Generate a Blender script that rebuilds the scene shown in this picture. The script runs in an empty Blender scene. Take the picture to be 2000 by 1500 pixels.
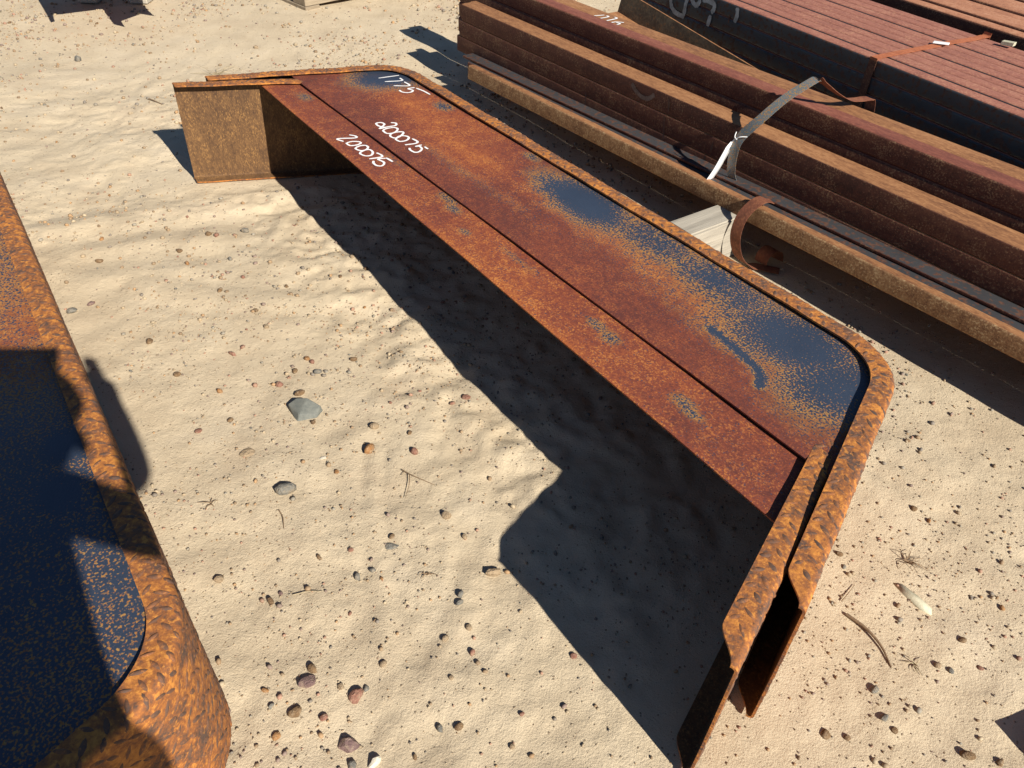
import bpy, bmesh, math, random
import numpy as np
from mathutils import Vector, Matrix

scene = bpy.context.scene
col = scene.collection
random.seed(7)
rng = np.random.default_rng(11)
H = 0.36                       # height of the fender skirts in metres; traced plan data is in this unit

# ------------------------------------------------------------------ camera, sky, sun, exposure
F_PX, PITCH, ROLL, CAM_Z = 1489.13, 0.71575, 0.0453, 3.7732 * H
fwd = Vector((0, math.cos(PITCH), -math.sin(PITCH)))
r0 = Vector((1, 0, 0)); u0 = r0.cross(fwd)
rr = math.cos(ROLL) * r0 + math.sin(ROLL) * u0
uu = -math.sin(ROLL) * r0 + math.cos(ROLL) * u0
cam = bpy.data.cameras.new('camera'); cam_o = bpy.data.objects.new('camera', cam); col.objects.link(cam_o)
cam.sensor_width = 36; cam.lens = F_PX / 2000 * 36; cam.clip_start = 0.02; cam.clip_end = 2000
m3 = Matrix((rr, uu, -fwd)).transposed().to_4x4()
cam_o.matrix_world = Matrix.Translation((0, 0, CAM_Z)) @ m3
scene.camera = cam_o

SUN = Vector((0.9163, -1.1584, 1.0)).normalized()      # towards the sun
EL = math.asin(SUN.z); ROT = math.atan2(SUN.x, SUN.y)
w = bpy.data.worlds.new('World'); scene.world = w; w.use_nodes = True
nt = w.node_tree; bg = nt.nodes['Background']
sky = nt.nodes.new('ShaderNodeTexSky'); sky.sky_type = 'NISHITA'; sky.sun_disc = False
sky.sun_elevation = EL; sky.sun_rotation = ROT; sky.altitude = 2500; sky.air_density = 1.0; sky.dust_density = 0.1; sky.ozone_density = 2.5
nt.links.new(sky.outputs[0], bg.inputs[0]); bg.inputs[1].default_value = 0.05
sl = bpy.data.lights.new('sun', 'SUN'); sl.energy = 5.0; sl.angle = math.radians(0.55); sl.color = (1, 0.94, 0.84)
so = bpy.data.objects.new('sun', sl); col.objects.link(so)
so.rotation_euler = SUN.to_track_quat('Z', 'Y').to_euler(); so.location = (3, -4, 6)
vs = scene.view_settings; vs.view_transform = 'Standard'; vs.look = 'None'; vs.gamma = 1; vs.use_curve_mapping = False
vs.exposure = 0.72

# ------------------------------------------------------------------ helpers
def tag(o, label=None, cat=None, group=None, kind=None):
    if label: o['label'] = label
    if cat: o['category'] = cat
    if group: o['group'] = group
    if kind: o['kind'] = kind
    return o
def mesh_obj(name, verts, faces, mats, parent=None, smooth=True, midx=None):
    me = bpy.data.meshes.new(name); me.from_pydata([tuple(v) for v in verts], [], [tuple(f) for f in faces])
    for m in (mats if isinstance(mats, (list, tuple)) else [mats]): me.materials.append(m)
    if midx is not None: me.polygons.foreach_set('material_index', list(midx))
    me.polygons.foreach_set('use_smooth', [smooth] * len(me.polygons)); me.update()
    o = bpy.data.objects.new(name, me); col.objects.link(o); o.parent = parent
    return o
def bm_obj(name, bm, mats, parent=None, smooth=False):
    me = bpy.data.meshes.new(name); bmesh.ops.recalc_face_normals(bm, faces=bm.faces[:]); bm.to_mesh(me); bm.free()
    for m in (mats if isinstance(mats, (list, tuple)) else [mats]): me.materials.append(m)
    me.polygons.foreach_set('use_smooth', [smooth] * len(me.polygons))
    o = bpy.data.objects.new(name, me); col.objects.link(o); o.parent = parent
    return o
def empty(name, loc=(0, 0, 0), rz=0):
    o = bpy.data.objects.new(name, None); col.objects.link(o); o.empty_display_size = 0.05
    o.location = loc; o.rotation_euler = (0, 0, rz); return o
def auto_smooth(o, deg=35):
    me = o.data; me.polygons.foreach_set('use_smooth', [True] * len(me.polygons))
    me.set_sharp_from_angle(angle=math.radians(deg))
def sm(a, b, x):
    t = np.clip((x - a) / (b - a), 0, 1); return t * t * (3 - 2 * t)

class NG:
    """small node-graph helper"""
    def __init__(s, name):
        s.m = bpy.data.materials.new(name); s.m.use_nodes = True; s.t = s.m.node_tree
        s.b = s.t.nodes['Principled BSDF']; s.N = s.t.nodes; s.L = s.t.links
    def n(s, typ, **kw):
        nd = s.N.new(typ)
        for k, v in kw.items(): setattr(nd, k, v)
        return nd
    def set(s, sock, v):
        if hasattr(v, 'node'): s.L.new(v, sock)
        elif v is not None:
            if isinstance(v, (tuple, list)) and len(v) == 3 and sock.type == 'RGBA': v = (*v, 1)
            sock.default_value = v
    def math(s, op, a, b=None, c=None, clamp=False):
        nd = s.n('ShaderNodeMath', operation=op, use_clamp=clamp)
        for i, v in enumerate((a, b, c)):
            if v is not None: s.set(nd.inputs[i], v)
        return nd.outputs[0]
    def vmath(s, op, a, b):
        nd = s.n('ShaderNodeVectorMath', operation=op); s.set(nd.inputs[0], a); s.set(nd.inputs[1], b); return nd.outputs[0]
    def coords(s, scale=(1, 1, 1), rand=True):
        tc = s.n('ShaderNodeTexCoord'); v = tc.outputs['Object']
        if rand:
            oi = s.n('ShaderNodeObjectInfo'); k = s.math('MULTIPLY', oi.outputs['Random'], 37.0)
            v = s.vmath('ADD', v, k)
        return s.vmath('MULTIPLY', v, scale)
    def noise(s, v, scale, detail=4, rough=0.55, dist=0.0):
        nd = s.n('ShaderNodeTexNoise'); s.set(nd.inputs['Vector'], v); nd.inputs['Scale'].default_value = scale
        nd.inputs['Detail'].default_value = detail; nd.inputs['Roughness'].default_value = rough; nd.inputs['Distortion'].default_value = dist
        return nd.outputs['Fac']
    def voro(s, v, scale, feat='F1'):
        nd = s.n('ShaderNodeTexVoronoi', feature=feat); s.set(nd.inputs['Vector'], v); nd.inputs['Scale'].default_value = scale
        return nd.outputs['Distance'], nd.outputs.get('Color')
    def step(s, x, a, b):
        nd = s.n('ShaderNodeMapRange', interpolation_type='SMOOTHSTEP'); s.set(nd.inputs[0], x)
        s.set(nd.inputs[1], a); s.set(nd.inputs[2], b); return nd.outputs[0]
    def mix(s, f, a, b, mode='MIX'):
        nd = s.n('ShaderNodeMix', data_type='RGBA', blend_type=mode); s.set(nd.inputs[0], f); s.set(nd.inputs[6], a); s.set(nd.inputs[7], b)
        return nd.outputs[2]
    def ramp(s, f, stops):
        nd = s.n('ShaderNodeValToRGB'); s.set(nd.inputs[0], f); e = nd.color_ramp.elements
        while len(e) < len(stops): e.new(0.5)
        for el, (p, c) in zip(e, stops): el.position = p; el.color = (*c, 1)
        return nd.outputs[0]
    def attr(s, name):
        nd = s.n('ShaderNodeAttribute'); nd.attribute_name = name; return nd
    def bump(s, h, strength=0.3, dist=0.002, prev=None):
        nd = s.n('ShaderNodeBump'); nd.inputs['Strength'].default_value = strength; nd.inputs['Distance'].default_value = dist
        s.set(nd.inputs['Height'], h)
        if prev is not None: s.L.new(prev, nd.inputs['Normal'])
        return nd.outputs[0]
    def out(s, color, rough=0.8, normal=None, metal=0.0, spec=0.4):
        s.set(s.b.inputs['Base Color'], color); s.set(s.b.inputs['Roughness'], rough); s.set(s.b.inputs['Metallic'], metal)
        s.b.inputs['Specular IOR Level'].default_value = spec
        if normal is not None: s.L.new(normal, s.b.inputs['Normal'])
        return s.m

def rust(name, stops, speck=(0.42, 0.17, 0.045), speck_amt=0.5, scale_attr=False, scale_bias=-1.0, stretch=(1, 1, 1),
         big=4.0, fine=70.0, rough=0.82, bumpd=0.0012, blotch=0.30, flecks=230.0, scol=((0.024, 0.034, 0.056), (0.038, 0.053, 0.084)), fcol=((0.34, 0.135, 0.03), (0.34, 0.20, 0.055))):
    """rusted steel: three-tone rust, orange flecks, and (where the scale mask says so) blue-grey mill scale showing between rust flecks"""
    g = NG(name); v = g.coords(stretch)
    n1 = g.noise(v, big, 5, 0.6, 0.4); n2 = g.noise(v, fine, 6, 0.75); n3 = g.noise(v, fine * 3.2, 3, 0.65)
    n4 = g.noise(v, big * 4.5, 5, 0.7)
    f = g.math('ADD', g.math('MULTIPLY', n1, blotch), g.math('ADD', g.math('MULTIPLY', n2, 0.55), g.math('ADD', g.math('MULTIPLY', n4, blotch * 0.6), g.math('MULTIPLY', n3, 0.35))))
    f = g.math('SUBTRACT', f, 0.8 * blotch - 0.05)
    if scale_attr: tone = g.attr('tone').outputs['Fac']; f = g.math('MULTIPLY_ADD', g.math('SUBTRACT', tone, 0.5), 0.30, f)
    base = g.ramp(f, [(0.36, stops[0]), (0.5, stops[1]), (0.64, stops[2])])
    sp = g.step(g.math('ADD', n3, g.math('MULTIPLY', g.math('SUBTRACT', n4, 0.5), 0.55)), 0.61 - 0.1 * speck_amt, 0.72 - 0.1 * speck_amt)
    base = g.mix(g.math('MULTIPLY', sp, g.math('MULTIPLY', tone, 1.25, clamp=True) if scale_attr else speck_amt), base, speck)
    rg = rough
    if scale_attr or scale_bias > -1:
        A = g.attr('scale').outputs['Fac'] if scale_attr else scale_bias
        k = g.math('ADD', A, g.math('MULTIPLY', g.math('SUBTRACT', n4, 0.5), 0.42))
        rn = g.noise(v, flecks, 2, 0.5)
        fl = g.step(g.math('SUBTRACT', rn, g.math('MULTIPLY_ADD', k, 0.42, 0.29)), -0.07, 0.09)      # 1 = rust, thinning out as the scale gets more intact
        sc = g.mix(g.noise(v, 9.0, 3), scol[0], scol[1])
        warm = g.mix(g.math('MULTIPLY', g.step(k, 0.12, 0.6), 0.85), base, g.mix(g.step(n3, 0.4, 0.6), fcol[0], fcol[1]))
        base = g.mix(fl, sc, warm)
        rg = g.math('MULTIPLY_ADD', g.math('SUBTRACT', 1.0, fl), -0.40, rough)
    hgt = g.math('ADD', g.math('MULTIPLY', n2, 0.6), n3)
    return g.out(base, rg, g.bump(hgt, 0.5, bumpd), spec=0.45)

M = {}
M['plate'] = rust('rust_plate', [(0.100, 0.024, 0.016), (0.190, 0.043, 0.019), (0.32, 0.088, 0.022)], speck=(0.47, 0.175, 0.038), speck_amt=0.62, scale_attr=True)
M['plate_under'] = rust('rust_plate_underside', [(0.04, 0.018, 0.012), (0.075, 0.03, 0.016), (0.12, 0.05, 0.025)], speck_amt=0.25)
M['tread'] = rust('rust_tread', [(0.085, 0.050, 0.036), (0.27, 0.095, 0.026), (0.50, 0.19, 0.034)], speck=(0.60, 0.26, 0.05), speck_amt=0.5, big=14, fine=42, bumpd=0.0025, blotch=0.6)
M['bars'] = rust('rust_tread_bars', [(0.080, 0.050, 0.038), (0.14, 0.066, 0.036), (0.28, 0.10, 0.03)], speck=(0.48, 0.2, 0.05), speck_amt=0.35, big=14, fine=42, blotch=0.6)
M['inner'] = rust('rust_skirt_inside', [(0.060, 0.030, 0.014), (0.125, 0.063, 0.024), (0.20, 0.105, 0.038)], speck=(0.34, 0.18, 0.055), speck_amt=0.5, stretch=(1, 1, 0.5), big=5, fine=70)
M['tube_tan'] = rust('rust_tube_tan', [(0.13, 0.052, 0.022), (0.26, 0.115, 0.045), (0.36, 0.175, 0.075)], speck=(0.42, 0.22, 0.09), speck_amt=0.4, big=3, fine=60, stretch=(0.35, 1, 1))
M['tube_maroon'] = rust('rust_tube_maroon', [(0.11, 0.032, 0.022), (0.19, 0.058, 0.036), (0.27, 0.10, 0.06)], speck=(0.32, 0.14, 0.07), speck_amt=0.35, big=3, fine=60, stretch=(0.35, 1, 1))
M['tube_pink'] = rust('rust_tube_pink', [(0.20, 0.075, 0.052), (0.29, 0.112, 0.076), (0.36, 0.16, 0.105)], speck=(0.42, 0.22, 0.13), speck_amt=0.5, big=2, fine=45)
M['tube_orange'] = rust('rust_tube_orange', [(0.24, 0.10, 0.055), (0.37, 0.16, 0.085), (0.44, 0.22, 0.13)], speck=(0.45, 0.26, 0.15), speck_amt=0.4, big=2, fine=45)
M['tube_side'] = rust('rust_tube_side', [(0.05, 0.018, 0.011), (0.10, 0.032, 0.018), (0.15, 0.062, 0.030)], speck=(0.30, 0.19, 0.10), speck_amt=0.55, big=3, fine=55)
M['tube_single'] = rust('rust_tube_speckled', [(0.11, 0.045, 0.020), (0.24, 0.125, 0.055), (0.38, 0.24, 0.12)], speck=(0.46, 0.32, 0.17), speck_amt=0.7, big=5, fine=48)
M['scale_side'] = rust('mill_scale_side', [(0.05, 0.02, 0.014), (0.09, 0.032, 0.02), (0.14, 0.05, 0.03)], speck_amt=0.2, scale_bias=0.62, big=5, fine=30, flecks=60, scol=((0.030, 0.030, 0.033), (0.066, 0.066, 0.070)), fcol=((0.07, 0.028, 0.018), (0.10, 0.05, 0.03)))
M['olive'] = rust('olive_scale_bar', [(0.055, 0.033, 0.02), (0.10, 0.072, 0.042), (0.15, 0.12, 0.075)], speck=(0.20, 0.09, 0.03), speck_amt=0.6, big=9, fine=26)
M['strap'] = rust('steel_strap', [(0.10, 0.05, 0.035), (0.17, 0.10, 0.075), (0.22, 0.16, 0.13)], speck=(0.25, 0.15, 0.09), speck_amt=0.3, scale_bias=0.62, big=7, fine=40, rough=0.6, scol=((0.09, 0.11, 0.12), (0.16, 0.19, 0.20)))
M['strap_brown'] = rust('rusty_strap', [(0.10, 0.035, 0.018), (0.18, 0.06, 0.03), (0.26, 0.10, 0.045)], speck=(0.38, 0.17, 0.07), speck_amt=0.3, big=7, fine=40)
M['strap_red'] = rust('red_rusty_strap', [(0.24, 0.07, 0.03), (0.36, 0.11, 0.045), (0.44, 0.15, 0.07)], speck_amt=0.3, big=7, fine=40)

def plain(name, c1, c2, scale=40, rough=0.8, bump=0.001, spec=0.4, stretch=(1, 1, 1)):
    g = NG(name); v = g.coords(stretch); n = g.noise(v, scale, 5, 0.65); n2 = g.noise(v, scale * 6, 3, 0.6)
    f = g.math('MULTIPLY_ADD', n2, 0.5, g.math('SUBTRACT', n, 0.25))
    return g.out(g.ramp(f, [(0.3, c1), (0.7, c2)]), rough, g.bump(n2, 0.4, bump), spec=spec)
def paint():
    g = NG('paint_marker'); v = g.coords(); n = g.noise(v, 130, 3, 0.6)
    return g.out(g.mix(g.step(n, 0.62, 0.74), (0.80, 0.79, 0.77), (0.46, 0.30, 0.22)), 0.7, g.bump(n, 0.3, 0.0005))
M['paint'] = paint()
M['paint_old'] = plain('old_white_paint', (0.30, 0.26, 0.22), (0.62, 0.60, 0.55), 30, 0.85)
M['chalk'] = plain('faint_chalk', (0.10, 0.06, 0.045), (0.20, 0.15, 0.125), 30, 0.9)
M['chalk_dim'] = plain('dim_chalk', (0.075, 0.036, 0.025), (0.13, 0.075, 0.055), 50, 0.9)
M['paper'] = plain('white_tag_paper', (0.72, 0.72, 0.72), (0.80, 0.80, 0.79), 30, 0.6, 0.0003)
M['wood'] = plain('weathered_timber', (0.24, 0.215, 0.175), (0.42, 0.38, 0.31), 14, 0.9, 0.002, stretch=(0.12, 2.2, 2.2))
M['pallet'] = plain('pallet_wood', (0.20, 0.155, 0.105), (0.34, 0.275, 0.19), 14, 0.9, 0.002, stretch=(0.2, 2, 2))
M['twig'] = plain('dry_twig', (0.13, 0.085, 0.05), (0.28, 0.19, 0.11), 60)
M['straw'] = plain('dry_straw', (0.26, 0.20, 0.12), (0.44, 0.36, 0.22), 60)
M['husk'] = plain('pale_husk', (0.36, 0.34, 0.24), (0.56, 0.52, 0.38), 40)
def stone_mat(name, c1, c2):
    g = NG(name); v = g.coords(); n = g.noise(v, 1.6, 5, 0.65); n2 = g.noise(v, 7, 4, 0.65); n3 = g.noise(v, 2.7, 4, 0.7, 0.5)
    c = g.ramp(n, [(0.3, c1), (0.7, c2)]); c = g.mix(g.math('MULTIPLY', g.step(n3, 0.48, 0.66), 0.55), c, (0.40, 0.31, 0.205))
    return g.out(c, 0.85, g.bump(n2, 0.5, 0.06), spec=0.3)
STONE = {
 't': ('tan', stone_mat('stone_tan', (0.27, 0.19, 0.115), (0.40, 0.30, 0.19))),
 'b': ('brown', stone_mat('stone_brown', (0.14, 0.083, 0.043), (0.26, 0.165, 0.085))),
 'r': ('reddish', stone_mat('stone_red', (0.21, 0.095, 0.065), (0.33, 0.17, 0.12))),
 'o': ('orange brown', stone_mat('stone_orange', (0.27, 0.125, 0.045), (0.40, 0.21, 0.085))),
 'g': ('grey', stone_mat('stone_grey', (0.13, 0.125, 0.11), (0.25, 0.235, 0.20))),
 'p': ('purplish', stone_mat('stone_purple', (0.14, 0.085, 0.08), (0.24, 0.155, 0.14))),
}
M['slate'] = plain('stone_slate', (0.10, 0.108, 0.098), (0.165, 0.168, 0.145), 50, 0.7)
M['white_stone'] = plain('stone_white', (0.5, 0.45, 0.36), (0.66, 0.6, 0.48), 40, 0.8)

def sand_mat():
    g = NG('sand'); tc = g.n('ShaderNodeTexCoord'); v = tc.outputs['Object']
    n1 = g.noise(v, 0.9, 5, 0.6, 0.3); n2 = g.noise(v, 6.0, 5, 0.6); n3 = g.noise(v, 55, 5, 0.65); n4 = g.noise(v, 260, 4, 0.7); n5 = g.noise(v, 900, 2, 0.6)
    f = g.math('ADD', g.math('MULTIPLY', n1, 0.5), g.math('MULTIPLY', n2, 0.5))
    c = g.ramp(f, [(0.34, (0.47, 0.375, 0.255)), (0.5, (0.55, 0.450, 0.312)), (0.66, (0.595, 0.495, 0.355))])
    c = g.mix(g.math('MULTIPLY', g.step(n4, 0.56, 0.72), 0.34), c, (0.30, 0.215, 0.13))
    c = g.mix(g.math('MULTIPLY', g.step(n3, 0.55, 0.75), 0.25), c, (0.62, 0.52, 0.37))
    c = g.mix(g.math('MULTIPLY', g.step(g.noise(v, 2.6, 6, 0.7, 0.6), 0.52, 0.70), 0.30), c, (0.44, 0.33, 0.225))
    # tiny dark grains
    vd, vc = g.voro(v, 95); pick = g.n('ShaderNodeSeparateColor'); g.L.new(vc, pick.inputs[0])
    gr = g.math('MULTIPLY', g.step(vd, 0.24, 0.14), g.step(pick.outputs[0], 0.80, 0.84))
    c = g.mix(g.math('MULTIPLY', gr, 0.75), c, g.mix(pick.outputs[1], (0.16, 0.10, 0.06), (0.27, 0.20, 0.13)))
    hg = g.math('ADD', g.math('MULTIPLY', n4, 0.5), g.math('ADD', g.math('MULTIPLY', n5, 0.2), g.math('MULTIPLY', gr, 0.5)))
    b = g.bump(n3, 0.5, 0.007); b = g.bump(hg, 0.9, 0.005, b)
    return g.out(c, 0.95, b, spec=0.15)
M['sand'] = sand_mat()
def rough_pebble():
    g = NG('pebble_mix'); a = g.attr('tint'); n = g.noise(g.coords(rand=False), 90, 3)
    return g.out(g.mix(g.math('MULTIPLY', n, 0.5), a.outputs['Color'], (0.36, 0.28, 0.19)), 0.75, g.bump(n, 0.3, 0.001))
M['pebble_mix'] = rough_pebble()

# ------------------------------------------------------------------ traced data (plan coordinates in units of H)
M1775 = [[[-2.765,0.71],[-2.72,0.92]],[[-2.642,0.714],[-2.577,0.869],[-2.648,0.89]],[[-2.496,0.732],[-2.414,0.864],[-2.531,0.874]],[[-2.361,0.721],[-2.307,0.72],[-2.263,0.755],[-2.26,0.8],[-2.289,0.83],[-2.348,0.812],[-2.342,0.883]],[[-2.317,0.886],[-2.219,0.91],[-2.108,0.918]]]
MA = [[[-1.719,0.271],[-1.684,0.302],[-1.642,0.275],[-1.652,0.198],[-1.654,0.122],[-1.711,0.2],[-1.762,0.2],[-1.778,0.162],[-1.75,0.142],[-1.699,0.147],[-1.647,0.18]],[[-1.61,0.137],[-1.622,0.182],[-1.606,0.242],[-1.56,0.252],[-1.51,0.189],[-1.527,0.129],[-1.579,0.124],[-1.61,0.137]],[[-1.491,0.14],[-1.51,0.189],[-1.497,0.243],[-1.469,0.258],[-1.422,0.208],[-1.403,0.144],[-1.445,0.122],[-1.491,0.14]],[[-1.387,0.139],[-1.421,0.193],[-1.394,0.238],[-1.352,0.245],[-1.313,0.2],[-1.32,0.143],[-1.365,0.13],[-1.387,0.139]],[[-1.238,0.141],[-1.217,0.235],[-1.245,0.267],[-1.315,0.258]],[[-1.163,0.143],[-1.127,0.129],[-1.067,0.139],[-1.06,0.18],[-1.096,0.224],[-1.146,0.231],[-1.163,0.203],[-1.163,0.264]],[[-1.117,0.264],[-1.062,0.265]]]
MB = [[[-1.772,0.22],[-1.722,0.256],[-1.687,0.235],[-1.742,0.093],[-1.665,0.114]],[[-1.621,0.126],[-1.628,0.177],[-1.598,0.228],[-1.562,0.228],[-1.544,0.18],[-1.557,0.128],[-1.598,0.119],[-1.621,0.126]],[[-1.492,0.147],[-1.514,0.201],[-1.498,0.244],[-1.453,0.243],[-1.421,0.206],[-1.42,0.162],[-1.461,0.139],[-1.492,0.147]],[[-1.384,0.133],[-1.414,0.188],[-1.405,0.233],[-1.351,0.235],[-1.302,0.199],[-1.303,0.153],[-1.343,0.13],[-1.384,0.133]],[[-1.239,0.146],[-1.228,0.251],[-1.259,0.271],[-1.321,0.256]],[[-1.188,0.159],[-1.149,0.14],[-1.098,0.142],[-1.073,0.171],[-1.093,0.206],[-1.133,0.223],[-1.201,0.209],[-1.189,0.274]],[[-1.194,0.28],[-1.101,0.292]]]
M1776 = [[[-3.951,0.974,1.2],[-3.914,1.116,1.2]],[[-3.837,0.93,1.2],[-3.836,1.105,1.2],[-3.882,1.122,1.2]],[[-3.729,0.93,1.2],[-3.734,1.141,1.2],[-3.789,1.166,1.2]],[[-3.573,1.114,1.2],[-3.639,1.043,1.2],[-3.631,0.937,1.2],[-3.559,0.971,1.2],[-3.568,1.05,1.2],[-3.617,1.035,1.2]]]
DM = [[[-0.945,1.227],[-0.95,1.172],[-0.91,1.101],[-0.836,1.061],[-0.748,1.051],[-0.649,1.054]],[[-0.624,1.303],[-0.656,1.208],[-0.659,1.06]],[[-0.596,1.309],[-0.536,1.254],[-0.47,1.229],[-0.418,1.274],[-0.426,1.349]],[[-0.367,1.32],[-0.229,1.328],[-0.154,1.313],[-0.149,1.255],[-0.181,1.221]],[[-0.181,1.187],[-0.201,1.06]],[[0.229,1.374],[0.249,1.296],[0.23,1.216]],[[0.131,1.274],[0.134,1.183]]]
BM = [[[-2.564,0.967],[-2.494,0.91],[-2.395,0.878],[-2.306,0.89],[-2.23,0.954]]]
BS = [[[-2.029,0.98],[-2.008,0.847]],[[-2.048,0.786],[-2.002,0.443]],[[-1.39,0.753],[-1.394,0.658]],[[-1.451,0.605],[-1.436,0.514]],[[-3.244,0.657],[-3.221,0.42]]]
PEB = [[-1.733,4.225,22,"r"],[-1.65,4.385,20,"b"],[-1.554,4.129,28,"b"],[-1.388,3.831,18,"b"],[-0.947,3.593,33,"o"],[-0.95,3.818,26,"t"],[-0.335,4.172,23,"r"],[-0.433,4.12,19,"r"],[-0.647,3.593,23,"r"],[-1.131,3.38,15,"o"],[-0.691,2.877,16,"b"],[-0.918,2.758,14,"r"],[-1.098,2.7,14,"b"],[-1.301,2.394,18,"b"],[-1.26,2.449,13,"p"],[-0.249,2.902,17,"t"],[-0.237,2.483,17,"g"],[-0.239,2.432,19,"g"],[-0.846,2.581,21,"g"],[-0.764,2.628,15,"g"],[-0.844,2.339,11,"r"],[-1.632,2.511,23,"t"],[-0.972,1.999,21,"b"],[-0.81,1.911,14,"t"],[-0.679,1.917,13,"g"],[-1.013,1.77,25,"b"],[-0.864,1.748,17,"r"],[-1.07,1.648,18,"o"],[-1.134,1.793,13,"g"],[-0.684,1.536,21,"g"],[-0.187,1.736,18,"b"],[-0.28,1.726,18,"g"],[-1.187,1.874,14,"o"],[-0.301,2.209,17,"t"],[-0.178,2.277,17,"t"],[-0.146,2.141,16,"r"],[-0.245,1.983,12,"t"],[-0.61,2.048,17,"t"],[-2.849,6.259,24,"r"],[-2.926,6.271,24,"b"],[-2.944,5.757,20,"o"],[-3.105,5.987,24,"b"],[-3.749,5.774,23,"b"],[-2.128,4.645,17,"r"],[-2.855,4.644,26,"b"],[-3.531,5.121,23,"p"],[-3.634,5.004,30,"g"],[-2.516,4.294,21,"b"],[-2.142,4.122,18,"o"],[-1.977,3.834,18,"b"],[-2.153,3.704,18,"r"],[-2.629,6.413,32,"g"],[2.647,3.288,18,"b"],[2.716,3.199,14,"o"],[2.377,2.187,18,"t"],[2.44,2.163,15,"g"],[2.326,1.703,25,"b"],[2.489,1.683,16,"b"],[2.569,2.34,17,"b"],[2.607,2.186,12,"r"],[1.974,2.023,19,"g"],[1.972,1.873,19,"g"],[1.652,1.778,18,"b"],[1.751,1.765,13,"b"],[2.009,1.815,14,"b"],[2.906,2.572,15,"o"],[-6.247,10.796,46,"g"],[2.05,2.903,16,"b"],[2.054,2.81,12,"g"],[-0.387,1.585,11,"b"],[0.594,2.938,16,"g"],[0.308,2.807,13,"g"],[0.169,2.8,11,"g"],[-1.591,4.531,20,"o"],[-1.543,4.497,17,"r"],[-2.148,5.097,21,"b"],[-1.239,4.556,20,"b"],[-0.699,3.773,15,"b"],[-0.704,2.571,11,"o"],[0.396,2.144,16,"r"],[0.684,1.985,12,"g"],[0.08,1.655,13,"t"],[0.127,1.81,11,"r"],[-2.531,5.368,19,"b"],[-2.007,4.896,18,"t"],[-1.992,5.49,16,"b"]]

A0 = np.array([2.40899, 5.84616]); DS = np.array([0.614022, -0.789289]); DN = np.array([0.789289, 0.614022])
def W(s, n, z): p = A0 + DS * s + DN * n; return Vector((p[0] * H, p[1] * H, z * H))     # along / across / up the tube yard
YARD_RZ = math.atan2(DS[1], DS[0])

# ------------------------------------------------------------------ ground
def vnoise(x, y, seed):
    xi = np.floor(x).astype(np.int64); yi = np.floor(y).astype(np.int64); fx = x - xi; fy = y - yi
    fx = fx * fx * fx * (fx * (fx * 6 - 15) + 10); fy = fy * fy * fy * (fy * (fy * 6 - 15) + 10)
    def h(a, b):
        k = (a * 374761393 + b * 668265263 + seed * 1442695041) & 0xffffffff
        k = ((k ^ (k >> 13)) * 1274126177) & 0xffffffff; k = (k ^ (k >> 16)) & 0xffffffff
        return k / 4294967295.0 - 0.5
    return (h(xi, yi) * (1 - fx) + h(xi + 1, yi) * fx) * (1 - fy) + (h(xi, yi + 1) * (1 - fx) + h(xi + 1, yi + 1) * fx) * fy
F2P, F2YAW = np.array([-0.6697, 4.9123]), -0.9325
def f2_local(x, y):
    dx, dy = x / H - F2P[0], y / H - F2P[1]; c, s = math.cos(F2YAW), math.sin(F2YAW)
    return c * dx + s * dy, -s * dx + c * dy
def seg_dist(x, y, ax, ay, bx, by):
    t = np.clip(((x - ax) * (bx - ax) + (y - ay) * (by - ay)) / ((bx - ax) ** 2 + (by - ay) ** 2), 0, 1)
    return np.hypot(x - ax - t * (bx - ax), y - ay - t * (by - ay)), t
TRACKS = [((2.55, 3.75), (3.7, 2.3), 0.10, -0.012), ((2.35, 4.05), (3.2, 3.0), 0.05, 0.008), ((2.0, 2.75), (2.9, 1.6), 0.16, -0.010),
          ((-1.25, 3.6), (-0.55, 1.2), 0.10, -0.007), ((-0.85, 3.5), (-0.72, 2.4), 0.05, 0.006), ((-0.2, 2.7), (-0.9, 1.0), 0.07, 0.005),
          ((-4.6, 6.8), (-1.0, 11.6), 0.35, -0.018), ((-5.6, 9.0), (-2.4, 9.8), 0.30, 0.016), ((-4.4, 6.3), (-1.9, 7.6), 0.22, 0.016), ((-3.8, 5.6), (-1.6, 6.5), 0.16, -0.012),
          ((-2.9, 6.2), (-1.0, 5.9), 0.20, 0.014), ((-3.2, 5.3), (-1.2, 5.5), 0.12, 0.010)]
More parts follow.
